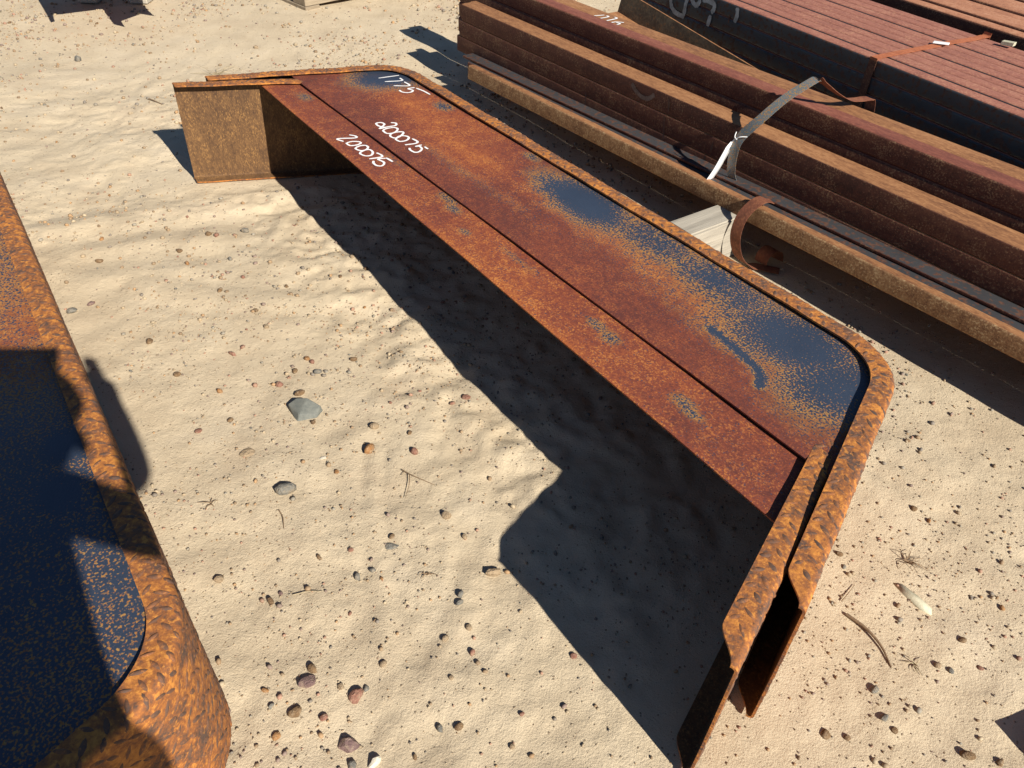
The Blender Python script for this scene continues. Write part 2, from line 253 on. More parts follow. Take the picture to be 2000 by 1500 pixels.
def ground_h(x, y):
    x = np.asarray(x, float); y = np.asarray(y, float)
    u, ww = f2_local(x, y)
    under = sm(-0.95, -0.2, ww) * sm(1.5, 0.9, ww) * sm(3.4, 2.6, np.abs(u))            # churned soil beneath the fenders
    keep = sm(0.55, 0.15, np.abs(np.abs(u) + 0.394 * ww - 3.37)) * sm(-1.6, -1.0, ww) * sm(1.4, 1.0, ww)   # under the fender legs
    far = sm(0.6, 2.2, y)
    h = 0.013 * vnoise(x * 1.3 + 0.6 * y, y * 2.0, 1) * (0.5 + far) + 0.009 * vnoise(x * 4.2 + 3, y * 5.5, 2) * (0.45 + 0.5 * far)
    h = h + 0.0065 * vnoise(x * 12, y * 13, 3) + 0.0032 * vnoise(x * 31, y * 33, 4) * (0.7 + 2.2 * under)
    h = h + under * (0.018 * vnoise(x * 7.5, y * 7.5, 5) + 0.012 * vnoise(x * 19, y * 19, 6)) 
    rough = sm(0.55, 0.75, vnoise(x * 1.1 + 9, y * 1.1, 9) + 0.5)
    h = h + rough * (0.006 * vnoise(x * 17, y * 17, 7) + 0.004 * vnoise(x * 40, y * 40, 8))
    for (ax, ay), (bx, by), wd, amp in TRACKS:
        dd, t = seg_dist(x + 0.12 * vnoise(x * 1.5, y * 1.5, 21), y + 0.12 * vnoise(x * 1.5, y * 1.5, 22), ax * H, ay * H, bx * H, by * H)
        wdm = wd * H; amp = amp * 0.45; h = h + amp * np.exp(-(dd / wdm) ** 2) - 0.55 * amp * np.exp(-((dd - 1.7 * wdm) / (0.7 * wdm)) ** 2)
    h = h * (1 - 0.8 * keep)
    # level yard under the tube stacks, settle to flat far away
    sn = ((x / H - A0[0]) * DS[0] + (y / H - A0[1]) * DS[1]); nn = ((x / H - A0[0]) * DN[0] + (y / H - A0[1]) * DN[1])
    yard = sm(-0.6, 0.2, nn) * sm(-8, -6, sn); h = h * (1 - 0.6 * yard)
    r = np.hypot(x, y - 2); h = h * sm(30, 9, r)
    return h - 0.004
def axis(lo, hi, d0, lo2, hi2):
    c = list(np.arange(lo, hi, d0)); st = d0; x = c[-1]
    while x < hi2: st *= 1.09; x += st; c.append(x)
    st = d0; x = lo; pre = []
    while x > lo2: st *= 1.09; x -= st; pre.append(x)
    return np.array(pre[::-1] + c)
gx = axis(-1.9, 1.75, 0.0085, -900, 900); gy = axis(0.35, 3.4, 0.0085, -900, 900)
X, Y = np.meshgrid(gx, gy); Z = ground_h(X, Y)
nx, ny = len(gx), len(gy)
vs_ = np.stack([X.ravel(), Y.ravel(), Z.ravel()], 1)
ii = (np.arange(ny - 1)[:, None] * nx + np.arange(nx - 1)[None]).ravel()
quads = np.stack([ii, ii + 1, ii + nx + 1, ii + nx], 1)
gm = bpy.data.meshes.new('ground'); gm.vertices.add(len(vs_)); gm.vertices.foreach_set('co', vs_.ravel())
gm.loops.add(quads.size); gm.loops.foreach_set('vertex_index', quads.ravel().astype(np.int32))
gm.polygons.add(len(quads)); gm.polygons.foreach_set('loop_start', np.arange(0, quads.size, 4, dtype=np.int32))
gm.polygons.foreach_set('use_smooth', np.ones(len(quads), dtype=bool)); gm.update(calc_edges=True); gm.validate()
gm.materials.append(M['sand']); go = bpy.data.objects.new('ground', gm); col.objects.link(go); tag(go, kind='structure')
def gh(x, y): return float(ground_h(np.array([x]), np.array([y]))[0])

# ------------------------------------------------------------------ fenders: a C-section tread skirt bent round a flat side plate
FL, TH, RB = 0.132 * H, 0.0045, 0.011            # flange width, sheet thickness, bend radius
LT, EE, WW, TA = 3.6673 * H, 0.7406 * H, 1.0965 * H, 0.3939
ALPHA = math.atan(TA); RC = 0.53 * H
def build_path():
    """plan path of the skirt's outer face, from the near tip round the back to the far tip; returns f(s)->(point, outward normal)"""
    ucor = LT - (WW + EE) * TA
    turn = math.pi / 2 - ALPHA; T = RC * math.tan(turn / 2)
    ld = Vector((-math.sin(ALPHA), math.cos(ALPHA)))          # direction up the near leg (towards the back)
    P0 = Vector((LT, -EE)); Pc = Vector((ucor, WW)); L1 = (Pc - P0).length - T
    L2 = RC * turn; L3 = 2 * ucor - 2 * T
    tot = 2 * L1 + 2 * L2 + L3
    C1 = P0 + ld * L1 + Vector((-ld.y, ld.x)) * RC            # centre lies inside
    a0 = math.atan2((P0 + ld * L1 - C1).y, (P0 + ld * L1 - C1).x)
    def half(s):
        if s <= L1: return P0 + ld * s, Vector((ld.y, -ld.x))
        if s <= L1 + L2:
            a = a0 + (s - L1) / RC; n = Vector((math.cos(a), math.sin(a))); return C1 + n * RC, n
        return Vector((ucor - T - (s - L1 - L2), WW)), Vector((0, 1))
    def f(s):
        if s <= tot / 2: return half(s)
        p, n = half(tot - s); return Vector((-p.x, p.y)), Vector((-n.x, n.y))
    return f, tot, L1, L2, T, ucor
PATH, TOT, PL1, PL2, PT, UCOR = build_path()
def flange_w(s):
    t = max(0.0, min(1.0, s / 0.062, (TOT - s) / 0.014)); t = t * t * (3 - 2 * t)
    return 0.002 + (FL - RB - 0.002) * t
WEB = H - 2 * RB; ARC = RB * math.pi / 2
V_BEND0, V_WEB0, V_WEB1, V_TOP = FL - RB, FL - RB + ARC, FL - RB + ARC + WEB, FL - RB + 2 * ARC + WEB
V_END = V_TOP + FL - RB
def section(v, s):
    """profile: v runs from the bottom lip's inner edge up the web to the top lip's inner edge. returns inward offset, z, (n_out, n_z)"""
    fw = flange_w(s) / (FL - RB)
    if v < V_BEND0: return RB + (V_BEND0 - v) * fw, 0.0, (0, -1)
    if v < V_WEB0:
        a = (v - V_BEND0) / RB; return RB - RB * math.sin(a), RB - RB * math.cos(a), (math.sin(a), -math.cos(a))
    if v < V_WEB1: return 0.0, RB + v - V_WEB0, (1, 0)
    if v < V_TOP:
        a = (v - V_WEB1) / RB; return RB - RB * math.cos(a), H - RB + RB * math.sin(a), (math.cos(a), math.sin(a))
    return RB + (v - V_TOP) * fw, H, (0, 1)
def skin(s, v, h, wob=0.0):
    p, n = PATH(s); o, z, (no, nz) = section(v, s); k = -o + no * h
    return (p.x + n.x * k, p.y + n.y * k, z + nz * h)
def smp(k, x): return k * math.sin(x)
def skirt_mesh():
    ss = list(np.concatenate([np.linspace(0, 0.07, 14), np.linspace(0.07, PL1, 14)[1:], np.linspace(PL1, PL1 + PL2, 16)[1:]]))
    mid = list(np.linspace(PL1 + PL2, TOT - PL1 - PL2, 60)[1:-1])
    ss = ss + mid + [TOT - s for s in ss[::-1]]; ss = sorted(ss + [TOT - .003, TOT - .0015, TOT - .0085])
    vv = [0, V_BEND0 * .5, V_BEND0] + [V_BEND0 + ARC * k / 5 for k in range(1, 6)] + [V_WEB0 + WEB * k / 8 for k in range(1, 9)] + [V_WEB1 + ARC * k / 5 for k in range(1, 6)] + [V_TOP + (FL - RB) * k / 2 for k in (1, 2)]
    verts, faces, mi = [], [], []; nv = len(vv)
    for side in (0, 1):
        for s in ss:
            for v in vv:
                w_ = 0.0006 * math.sin(s * 41) + 0.0008 * math.sin(s * 17 + v * 9)
                x, y, z = skin(s, v, w_ if side == 0 else w_ - TH); verts.append((x, y, z))
    off = len(ss) * nv
    for i in range(len(ss) - 1):
        for j in range(nv - 1):
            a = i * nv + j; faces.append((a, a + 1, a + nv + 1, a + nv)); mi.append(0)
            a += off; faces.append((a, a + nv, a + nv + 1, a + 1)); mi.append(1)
        for j in (0, nv - 1):
            a = i * nv + j; faces.append((a, a + nv, a + nv + off, a + off)); mi.append(0)
    for i in (0, len(ss) - 1):
        for j in range(nv - 1):
            a = i * nv + j; faces.append((a, a + off, a + 1 + off, a + 1)); mi.append(0)
    return verts, faces, mi
def bars_mesh(seed):
    rnd = random.Random(seed); verts, faces = [], []
    ps = 0.034; k = 0; s = 0.012
    while s < TOT - 0.01:
        v = 0.010 + (0.0 if k % 2 else ps * 0.5); j = 0
        while v < V_END - 0.006:
            ang = math.radians((50 if (j + k) % 2 else -50) + rnd.uniform(-14, 14))
            ln, wd, hh = 0.0150 * rnd.uniform(.75, 1.1), 0.0056 * rnd.uniform(.75, 1.2), 0.0017 * rnd.uniform(.4, 1.1)
            ca, sa = math.cos(ang), math.sin(ang); base = len(verts); pts = []
            d = min(s, TOT - s)
            ok = d > 0.055 or (V_WEB0 + 0.01 < v < V_WEB1 - 0.01)
            if ok:
                ring = [(-1, 0), (-.55, .75), (0, 1), (.55, .75), (1, 0), (.55, -.75), (0, -1), (-.55, -.75)]
                top = [(-.62, 0), (0, .38), (.62, 0), (0, -.38)]
                for (a, b), h in [(r_, -0.0009) for r_ in ring] + [(t_, hh) for t_ in top]:
                    lx, ly = a * ln, b * wd
                    s_ = min(max(s + lx * ca - ly * sa, 0), TOT); v_ = min(max(v + lx * sa + ly * ca, 0.0), V_END)
                    verts.append(skin(s_, v_, h + 0.0006 * math.sin(s_ * 41) + 0.0008 * math.sin(s_ * 17 + v_ * 9)))
                b0, t0 = base, base + 8
                for q in [(0, 1, 8), (1, 2, 9, 8), (2, 3, 9), (3, 4, 10), (9, 3, 10), (4, 5, 10), (5, 6, 11, 10), (6, 7, 11), (7, 0, 8), (7, 8, 11), (8, 9, 10, 11)]:
                    faces.append(tuple(base + x for x in q))
            v += ps; j += 1
        s += ps * 0.5; k += 1
    return verts, faces
REC = 0.032 * H            # the plate sits this far below the top lip
def half_width(wv):
    """half width of the plate at distance wv from its open edge, following the inner face of the skirt"""
    g = TH + 0.001
    leg = LT - (wv + EE) * TA - g / math.cos(ALPHA)
    cu, cw = UCOR - PT, WW - RC; R = RC - g
    if wv > cw:
        q = R * R - (wv - cw) ** 2
        arc = cu + math.sqrt(max(q, 0))
        ta = Vector((math.cos(ALPHA), math.sin(ALPHA)))
        if wv >= cw + R * math.sin(ALPHA): return arc
    return leg
def plate_mesh(mask, tone):
    NU, NW = 300, 56; verts, vals, tones = [], [], []; faces, mi = [], []
    wmax = WW - TH - 0.001
    rows = [wmax * (1 - (1 - k / NW) ** 1.0) for k in range(NW + 1)]
    for side in (0, 1):
        for wv in rows:
            hw = half_width(wv)
            for i in range(NU + 1):
                u = -hw + 2 * hw * i / NU
                z = H - REC - (0 if side == 0 else 0.0035)
                z += 0.0016 * math.sin(u * 2.6 + 0.8) * math.sin(wv * 5) + 0.0009 * math.sin(u * 9 + wv * 11)
                e = max(0.0, 1 - wv / 0.012); z -= 0.0022 * e * e
                verts.append((u, wv, z)); vals.append(mask(u / H, wv / H) if side == 0 else 0.0); tones.append(tone(u / H, wv / H))
    n1 = NU + 1; off = n1 * (NW + 1)
    for j in range(NW):
        for i in range(NU):
            a = j * n1 + i; faces.append((a, a + 1, a + n1 + 1, a + n1)); mi.append(0)
            a += off; faces.append((a, a + n1, a + n1 + 1, a + 1)); mi.append(1)
    for i in range(NU):
        faces.append((i, i + off, i + 1 + off, i + 1)); mi.append(0)
    for j in range(NW):
        a = j * n1; faces.append((a, a + n1, a + n1 + off, a + off)); mi.append(0)
        a = j * n1 + NU; faces.append((a, a + off, a + n1 + off, a + n1)); mi.append(0)
    return verts, faces, mi, vals, tones
def blob(u, w_, cu, cw, ru, rw, k=1.0):
    d = ((u - cu) / ru) ** 2 + ((w_ - cw) / rw) ** 2
    return k * math.exp(-d)
def smooth_path(pts, n=8):
    """Catmull-Rom through points (2-D or 3-D)"""
    P = [np.array(p, float) for p in pts]
    if len(P) < 3:
        return [P[0] + (P[1] - P[0]) * k / n for k in range(n + 1)]
    closed = np.allclose(P[0], P[-1]); Q = ([P[-2]] if closed else [2 * P[0] - P[1]]) + P + ([P[1]] if closed else [2 * P[-1] - P[-2]])
    out = []
    for i in range(1, len(Q) - 2):
        for k in range(n):
            t = k / n; a, b, c, d = Q[i - 1:i + 3]
            out.append(0.5 * (2 * b + (c - a) * t + (2 * a - 5 * b + 4 * c - d) * t * t + (3 * b - a - 3 * c + d) * t ** 3))
    out.append(P[-1]); return out
def ribbon(pts, wd, seed=0):
    """flat brush stroke in a plane: list of 2-D points -> verts2d, quads, slightly uneven in width"""
    rnd = random.Random(seed); V, F = [], []
    for i, p in enumerate(pts):
        a = pts[max(i - 1, 0)]; b = pts[min(i + 1, len(pts) - 1)]; t = b - a; L = np.hypot(*t) or 1; n = np.array([-t[1], t[0]]) / L
        k = wd * 0.5 * rnd.uniform(0.85, 1.15) * (0.7 if i in (0, len(pts) - 1) else 1)
        V += [p + n * k, p - n * k]
        if i: F.append((2 * i - 2, 2 * i - 1, 2 * i + 1, 2 * i))
    return V, F
def strokes(name, groups, wd, to3, mat, parent, seed=0):
    verts, faces = [], []
    for gi, s in enumerate(groups):
        V, F = ribbon(smooth_path(s, 7) if len(s) > 2 else smooth_path(s, 4), wd, seed + gi); b = len(verts)
        verts += [to3(*v, gi) for v in V]; faces += [tuple(b + q for q in f) for f in F]
    return mesh_obj(name, verts, faces, mat, parent, smooth=False)

def fender(mask, tone, label, loc, rz, seed, marks=(), tilt=0.0):
    root = empty('trailer_fender', loc, rz); root.rotation_euler = (tilt, 0, rz)
    tag(root, label, 'fender', 'rusty trailer fenders laid on the sand')
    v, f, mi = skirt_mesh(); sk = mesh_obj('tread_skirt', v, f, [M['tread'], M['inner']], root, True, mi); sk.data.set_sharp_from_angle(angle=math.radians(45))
    v, f = bars_mesh(seed); b = mesh_obj('tread_bars', v, f, M['bars'], sk, True); tag(b, kind='stuff')
    v, f, mi, vals, tones = plate_mesh(mask, tone); pl = mesh_obj('side_plate', v, f, [M['plate'], M['plate_under']], root, True, mi)
    pl.data.set_sharp_from_angle(angle=math.radians(40))
    at = pl.data.attributes.new('scale', 'FLOAT', 'POINT'); at.data.foreach_set('value', np.array(vals, dtype=np.float32))
    at = pl.data.attributes.new('tone', 'FLOAT', 'POINT'); at.data.foreach_set('value', np.array(tones, dtype=np.float32))
    for gs, sd in marks:
        strokes('handwritten_number', gs, 0.019, lambda a, c, i: (a * H, c * H, H - REC + 0.0016 * math.sin(a * H * 2.6 + 0.8) * math.sin(c * H * 5) + 0.0009 * math.sin(a * H * 9 + c * H * 11) + 0.0006 + 0.00025 * i), M['paint'], pl, sd)
    return root
def seg_d(u, w_, pts):
    best = 9
    for (a, b), (c, d) in zip(pts[:-1], pts[1:]):
        t = max(0, min(1, ((u - a) * (c - a) + (w_ - b) * (d - b)) / ((c - a) ** 2 + (d - b) ** 2))); best = min(best, math.hypot(u - a - t * (c - a), w_ - b - t * (d - b)))
    return best
def mask1(u, w_):
    m = 0.0
    for a in [(-2.78, .84, .34, .40, 1.35), (-1.79, .87, .13, .08, .75), (-.45, .92, .12, .06, .7), (-1.1, 1.0, .35, .09, .35), (-2.0, 1.0, .3, .1, .35),
              (.35, .82, .50, .24, 1.05), (.05, .72, .3, .12, .25), (.55, .70, .35, .18, .45), (1.1, .84, .6, .24, .76), (1.75, .84, .6, .26, .80), (2.45, .76, .5, .33, .98), (2.85, .62, .34, .42, .95), (2.25, .58, .4, .2, .22),
              (-.9, .28, .6, .09, .34), (-.1, .30, .7, .09, .30), (1.2, .45, .8, .18, .22), (2.05, .36, .5, .14, .24)]:
        m = max(m, blob(u, w_, *a)) if a[4] > .5 else m + 0.6 * blob(u, w_, *a)
    d = seg_d(u, w_, [(2.056, .40), (2.24, .385), (2.46, .35), (2.545, .305), (2.58, .24)])
    if d < 0.05: m = max(m, 1.15 - d * 18)
    return min(m, 1.2)
def mask2(u, w_):
    m = 0.05
    for a in [(-2.8, .25, .13, .07, .60), (-.31, .35, .16, .05, .62), (-.15, .30, .12, .05, .60), (1.59, .28, .14, .05, .60), (1.72, .27, .10, .07, .58), (2.39, .226, .11, .06, .62), (2.47, .2, .1, .05, .62), (.19, .19, .07, .04, .55), (.7, .3, .3, .05, .35), (-1.1, .32, .3, .05, .32)]:
        m = max(m, blob(u, w_, *a))
    return m
def mask3(u, w_):
    m = 0.70 + 0.08 * math.sin(u * 2.3 + 1) * math.cos(w_ * 5)
    m = max(m, blob(u, w_, 1.45, .90, .22, .20, 1.2), blob(u, w_, 1.75, .80, .22, .16, 1.2), blob(u, w_, 2.35, .95, .3, .2, .85)) - blob(u, w_, .55, .9, .6, .4, .30) - blob(u, w_, -.6, .95, 1.0, .4, .28)
    return m
def tone1(u, w_):
    # maroon along the open edge, orange towards the scale patches, strongest at the far half's middle
    k = 0.22 + 0.5 * math.exp(-((w_ - 0.56 - 0.06 * math.sin(u * 1.7)) / 0.17) ** 2) + blob(u, w_, -1.6, .85, .9, .25, .42) + blob(u, w_, -.6, .33, .9, .05, .30)
    return max(0.1, min(1.0, k - blob(u, w_, .2, .42, .9, .12, .15)))
def tone2(u, w_):
    k = 0.50 + 0.12 * math.sin(u * 1.3 + .6) + 0.30 * math.exp(-((w_ - 0.0) / 0.05) ** 2)
    return max(0.1, min(1.0, k - blob(u, w_, 2.6, .1, .5, .2, .15)))
def tone3(u, w_): return 0.7
c2, s2 = math.cos(F2YAW), math.sin(F2YAW)
def f2_world(u, w_): return Vector(((c2 * u - s2 * w_ + F2P[0]) * H, (s2 * u + c2 * w_ + F2P[1]) * H, 0))
fender(mask2, tone2, 'rusty tread plate fender marked 200075, mostly tucked beneath the one marked 1775', f2_world(0, 0), F2YAW, 2, [(MB, 30)], tilt=-0.018)
p1 = f2_world(-0.0359, 0.4157); p1.z = 0.024 * H
fender(mask1, tone1, 'rusty tread plate fender with blue scale patches, marked 1775, nested over another', p1, F2YAW + 0.0161, 1, [(M1775, 10), (MA, 20)], tilt=0.0141)
fender(mask3, tone3, 'blue scaled rusty fender lying across the photographer\'s shadow', f2_world(-0.50, -3.507), F2YAW, 3)

# ------------------------------------------------------------------ square tubes
def tube_mesh(name, L, wy, hz, r, mats, wall=0.005, front=1):
    """hollow rounded-rectangle tube along +x; slot 0 on top and bottom, slot 1 on its sides"""
    prof = []
    for cx_, cz_, a0 in ((wy - r, hz - r, 0), (r, hz - r, 90), (r, r, 180), (wy - r, r, 270)):
        for k in range(5): a = math.radians(a0 + 22.5 * k); prof.append((cx_ + r * math.cos(a), cz_ + r * math.sin(a)))
    cy, cz = wy / 2, hz / 2
    inn = [(cy + (p[0] - cy) * (wy - 2 * wall) / wy, cz + (p[1] - cz) * (hz - 2 * wall) / hz) for p in prof]
    n = len(prof); segs = 10; V, F, mi = [], [], []
    for i in range(segs + 1):
        for p in prof: V.append((L * i / segs, p[0], p[1]))
    for i in range(segs):
        for j in range(n):
            a, b = i * n + j, i * n + (j + 1) % n; F.append((a, a + n, b + n, b))
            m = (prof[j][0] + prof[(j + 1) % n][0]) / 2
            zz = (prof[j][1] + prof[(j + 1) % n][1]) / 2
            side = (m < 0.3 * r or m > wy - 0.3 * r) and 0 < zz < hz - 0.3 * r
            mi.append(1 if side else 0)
    o = len(V)
    for x in (0.0, L):
        for p in inn: V.append((x, p[0], p[1]))
    for k, b0 in ((0, 0), (1, segs * n)):
        for j in range(n):
            a, b = b0 + j, b0 + (j + 1) % n; c, d = o + k * n + j, o + k * n + (j + 1) % n
            F.append((a, b, d, c) if k == 0 else (a, c, d, b)); mi.append(1)
    for j in range(n): F.append((o + j, o + (j + 1) % n, o + n + (j + 1) % n, o + n + j)); mi.append(1)
    me = bpy.data.meshes.new(name); me.from_pydata(V, [], F)
    for m in mats: me.materials.append(m)
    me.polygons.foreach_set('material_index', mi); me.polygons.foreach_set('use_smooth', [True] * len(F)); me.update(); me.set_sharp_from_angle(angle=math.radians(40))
    return me
def put(me, name, loc, rz, label, group, cat='tube', roll=0.0, pitch=0.0):
    o = bpy.data.objects.new(name, me); col.objects.link(o)
    o.rotation_mode = 'XYZ'; o.rotation_euler = (roll, pitch, rz); o.location = loc
    return tag(o, label, cat, group)
# the single tube lying in front
e0, e1 = W(-5.12, -0.01, 0.30), W(1.87, 0.01, 0.440); dv = e1 - e0; L0 = 5.2
me0 = tube_mesh('tube_single', L0, 0.115 * H, 0.172 * H, 0.009, [M['tube_tan'], M['tube_single']])
t0 = put(me0, 'steel_tube', e0, math.atan2(dv.y, dv.x), 'speckled tan tube lying alone in front of the strapped dark bundle', None, roll=math.radians(-7), pitch=-math.atan2(dv.z, math.hypot(dv.x, dv.y)))
meG = tube_mesh('tube_light_stop', 5.4, 0.170 * H, 0.145 * H, 0.008, [M['scale_side'], M['tube_side']])  # added tube that keeps sun off the ground behind the lone tube
g0, g1 = W(-5.3, 0.114, 0.300), W(1.87, 0.134, 0.44); dg_ = g1 - g0
put(meG, 'steel_tube', g0, math.atan2(dg_.y, dg_.x), 'added dark grey tube closing the light gap between the lone tan tube and the strapped bundle', None, pitch=-math.atan2(dg_.z, math.hypot(dg_.x, dg_.y)))
meG2 = tube_mesh('flat_light_stop', 5.6, 0.1605 * H, 0.030 * H, 0.003, [M['scale_side'], M['tube_side']], wall=0.0015)  # added bar, wide enough to stop sun slipping past the bundle front
put(meG2, 'light_stop_bar', W(-5.45, 0.140, 0.449), YARD_RZ + math.radians(0.8), 'added dark flat bar closing the light gap in front of the strapped bundle', None, cat='flat bar', pitch=-math.atan2(dg_.z, math.hypot(dg_.x, dg_.y)))
# bundle behind it: three tubes high, then the taller maroon column pair
PB = 0.2 * H; LB = 6.0
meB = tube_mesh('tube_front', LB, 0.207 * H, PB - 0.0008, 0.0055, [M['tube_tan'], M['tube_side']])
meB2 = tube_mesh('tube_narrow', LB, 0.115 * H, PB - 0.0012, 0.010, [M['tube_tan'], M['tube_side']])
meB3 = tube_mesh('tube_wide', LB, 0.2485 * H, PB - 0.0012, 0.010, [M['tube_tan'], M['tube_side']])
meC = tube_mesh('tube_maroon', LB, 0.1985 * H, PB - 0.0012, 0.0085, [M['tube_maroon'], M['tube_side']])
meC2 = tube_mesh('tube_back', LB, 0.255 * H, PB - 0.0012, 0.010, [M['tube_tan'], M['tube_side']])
rzB = YARD_RZ + math.radians(0.8)
levels = ['lowest', 'middle', 'topmost', 'topmost']
front_top = None
for k in range(3):
    o = put(meB, 'steel_tube', W(-5.73 - 0.05 * (2 - k), 0.305 - 0.004 * (2 - k), 0.412 + 0.2 * k), rzB, ['lowest', 'middle', 'topmost'][k] + ' dark brown tube in the front face of the bundle held by the loose strap', 'tubes of the strapped bundle')
    front = o if k == 1 else None
    if k == 2: front_top = o
    put(meB2 if k == 2 else meB3, 'steel_tube', W(-5.9 + 0.03 * k, 0.507, 0.412 + 0.194 * k - (0.012 if k == 2 else 0)), rzB, ['lowest', 'middle', 'topmost'][k] + ' brown tube behind the front face of the loosely strapped bundle', 'second row of the strapped bundle')
c_top = None
for k in range(4):
    o = put(meC, 'steel_tube', W(-6.5 + 0.02 * k, 0.755, 0.412 + 0.2 * k), rzB, ['lowest', 'second lowest', 'third', 'topmost'][k] + ' maroon tube of the column just behind the loosely strapped front bundle', 'maroon tubes')
    o2 = put(meC2, 'steel_tube', W(-6.6 + 0.03 * k, 0.953, 0.412 + 0.2 * k - (0.01 if k == 3 else 0)), rzB, ['lowest', 'second lowest', 'third', 'topmost marked 1776'][k] + ' orange brown tube on the far side of the maroon column', 'orange brown tubes')
    if k == 3: c_top = o2
def to_local(o, vec): return o.matrix_basis.inverted() @ vec
# writing and chalk on the tubes
strokes('painted_number', [[p[:2] for p in s] for s in M1776], 0.022, lambda s, n, i: to_local(c_top, W(s, max(n, 0.99), 1.2045 + 0.0005 * i)), M['paint'], c_top, 3)
def on_front(o, dn): return lambda s, z, i: to_local(o, W(s, 0.300 - dn + 0.014 * (s + 5.73), z))
strokes('chalk_arc', BM, 0.045, on_front(front_top, 0.002), M['chalk'], front_top, 5)
for s in BS: strokes('chalk_streak', [s], 0.022, on_front(front_top, 0.004), M['chalk_dim'], front_top, 6)

# the two large bundles further back
DO = np.array([2.27796, 9.71649]); DF = np.array([0.510691, -0.859765]); DNF = np.array([0.859765, 0.510691]); RZD = math.atan2(DF[1], DF[0])
def WD(s, n, z): p = DO + DF * s + DNF * n; return Vector((p[0] * H, p[1] * H, z * H))
PD = 0.165 * H
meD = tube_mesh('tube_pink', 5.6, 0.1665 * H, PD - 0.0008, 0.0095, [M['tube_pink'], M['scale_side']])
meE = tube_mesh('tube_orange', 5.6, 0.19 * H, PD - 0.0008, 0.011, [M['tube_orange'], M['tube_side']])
nth = ['front', 'second', 'third', 'fourth', 'fifth', 'sixth', 'seventh', 'eighth', 'ninth', 'last']
d_face = []
offs = np.cumsum([0, .169, .170, .174, .169, .169, .171, .169, .178, .176])
for k in range(6):
    for j in range(10):
        lab = ('rusty pink tube in the top layer of the wide bundle, ' + nth[j] + ' from its painted side' if k == 5 else
               'grey scaled tube, ' + nth[j] + ' from the painted side, ' + ['lowest', 'second', 'third', 'fourth', 'fifth', 'top'][k] + ' layer of the wide bundle')
        o = put(meD, 'steel_tube', WD(-1.86 + 0.02 * ((k * 7 + j * 3) % 5), offs[j], 0.408 + 0.165 * k + (0.004 * ((j * 5) % 3) if k == 5 else 0)), RZD, lab, 'top tubes of the wide bundle' if k == 5 else 'lower tubes of the wide bundle')
        if j == 0: d_face.append(o)
for k in range(6):
    for j in range(8):
        lab = (nth[j] + ' orange brown tube in the top layer of the bundle behind the wide pink one' if k == 5 else nth[j] + ' dark tube in the ' + ['lowest', 'second', 'third', 'fourth', 'fifth', 'top'][k] + ' layer of the bundle behind the wide one')
        put(meE, 'steel_tube', WD(-2.4 + 0.02 * ((k * 3 + j * 7) % 5), 2.14 + 0.1935 * j, 0.408 + 0.165 * k + (0.012 * ((j * 2) % 3) if k == 5 else 0)), RZD, lab, 'top tubes of the rear bundle' if k == 5 else 'lower tubes of the rear bundle')
on_d = lambda s, z, i: to_local(d_face[5], WD(s, -0.006 - 0.0006 * i, z))
strokes('painted_letters', DM[:5], 0.058, on_d, M['paint_old'], d_face[5], 9)
strokes('painted_stroke', [DM[5]], 0.058, on_d, M['paint_old'], d_face[5], 12)
strokes('rust_run', [DM[6]], 0.02, on_d, M['strap_brown'], d_face[5], 12)

# timbers under the stacks
def timber(p0, p1, wd, ht, label, group='timber bearers under the steel'):
    d = p1 - p0; L = d.length
    bm = bmesh.new(); bmesh.ops.create_cube(bm, size=1)
    for v in bm.verts: v.co = Vector(((v.co.x + .5) * L, v.co.y * wd, (v.co.z + .5) * ht))
    bmesh.ops.bevel(bm, geom=bm.edges[:], offset=0.006, segments=2, affect='EDGES')
    bmesh.ops.subdivide_edges(bm, edges=[e for e in bm.edges if e.calc_length() > 0.3], cuts=12)
    for v in bm.verts: v.co += Vector((0, .0022 * math.sin(v.co.x * 23 + v.co.z * 40), .0016 * math.sin(v.co.x * 31)))
    o = bm_obj('timber_bearer', bm, M['wood'], None, True); o.data.set_sharp_from_angle(angle=math.radians(40))
    o.location = p0; o.rotation_euler = (0, 0, math.atan2(d.y, d.x)); return tag(o, label, 'timber', group)
timber(W(-0.80, -0.62, -0.03), W(-0.78, 0.115, -0.03), 0.29 * H, 0.432 * H, 'pale weathered timber sticking out beneath the speckled tan tube')
timber(W(-3.6, 0.66, -0.03), W(-3.5, 1.35, -0.03), 0.27 * H, 0.432 * H, 'weathered timber under the far end of the strapped bundle')
timber(W(3.6, 0.52, -0.03), W(3.6, 1.45, -0.03), 0.27 * H, 0.432 * H, 'weathered timber under the near end of the strapped bundle')
for s, nm in ((-1.2, 'far end'), (3.4, 'middle'), (9.0, 'near end')):
    timber(WD(s, -0.12, -0.03), WD(s, 1.85, -0.03), 0.27 * H, 0.43 * H, 'weathered timber under the ' + nm + ' of the wide painted bundle')
    timber(WD(s, 2.05, -0.03), WD(s, 3.8, -0.03), 0.27 * H, 0.43 * H, 'weathered timber under the ' + nm + ' of the bundle behind the wide one')

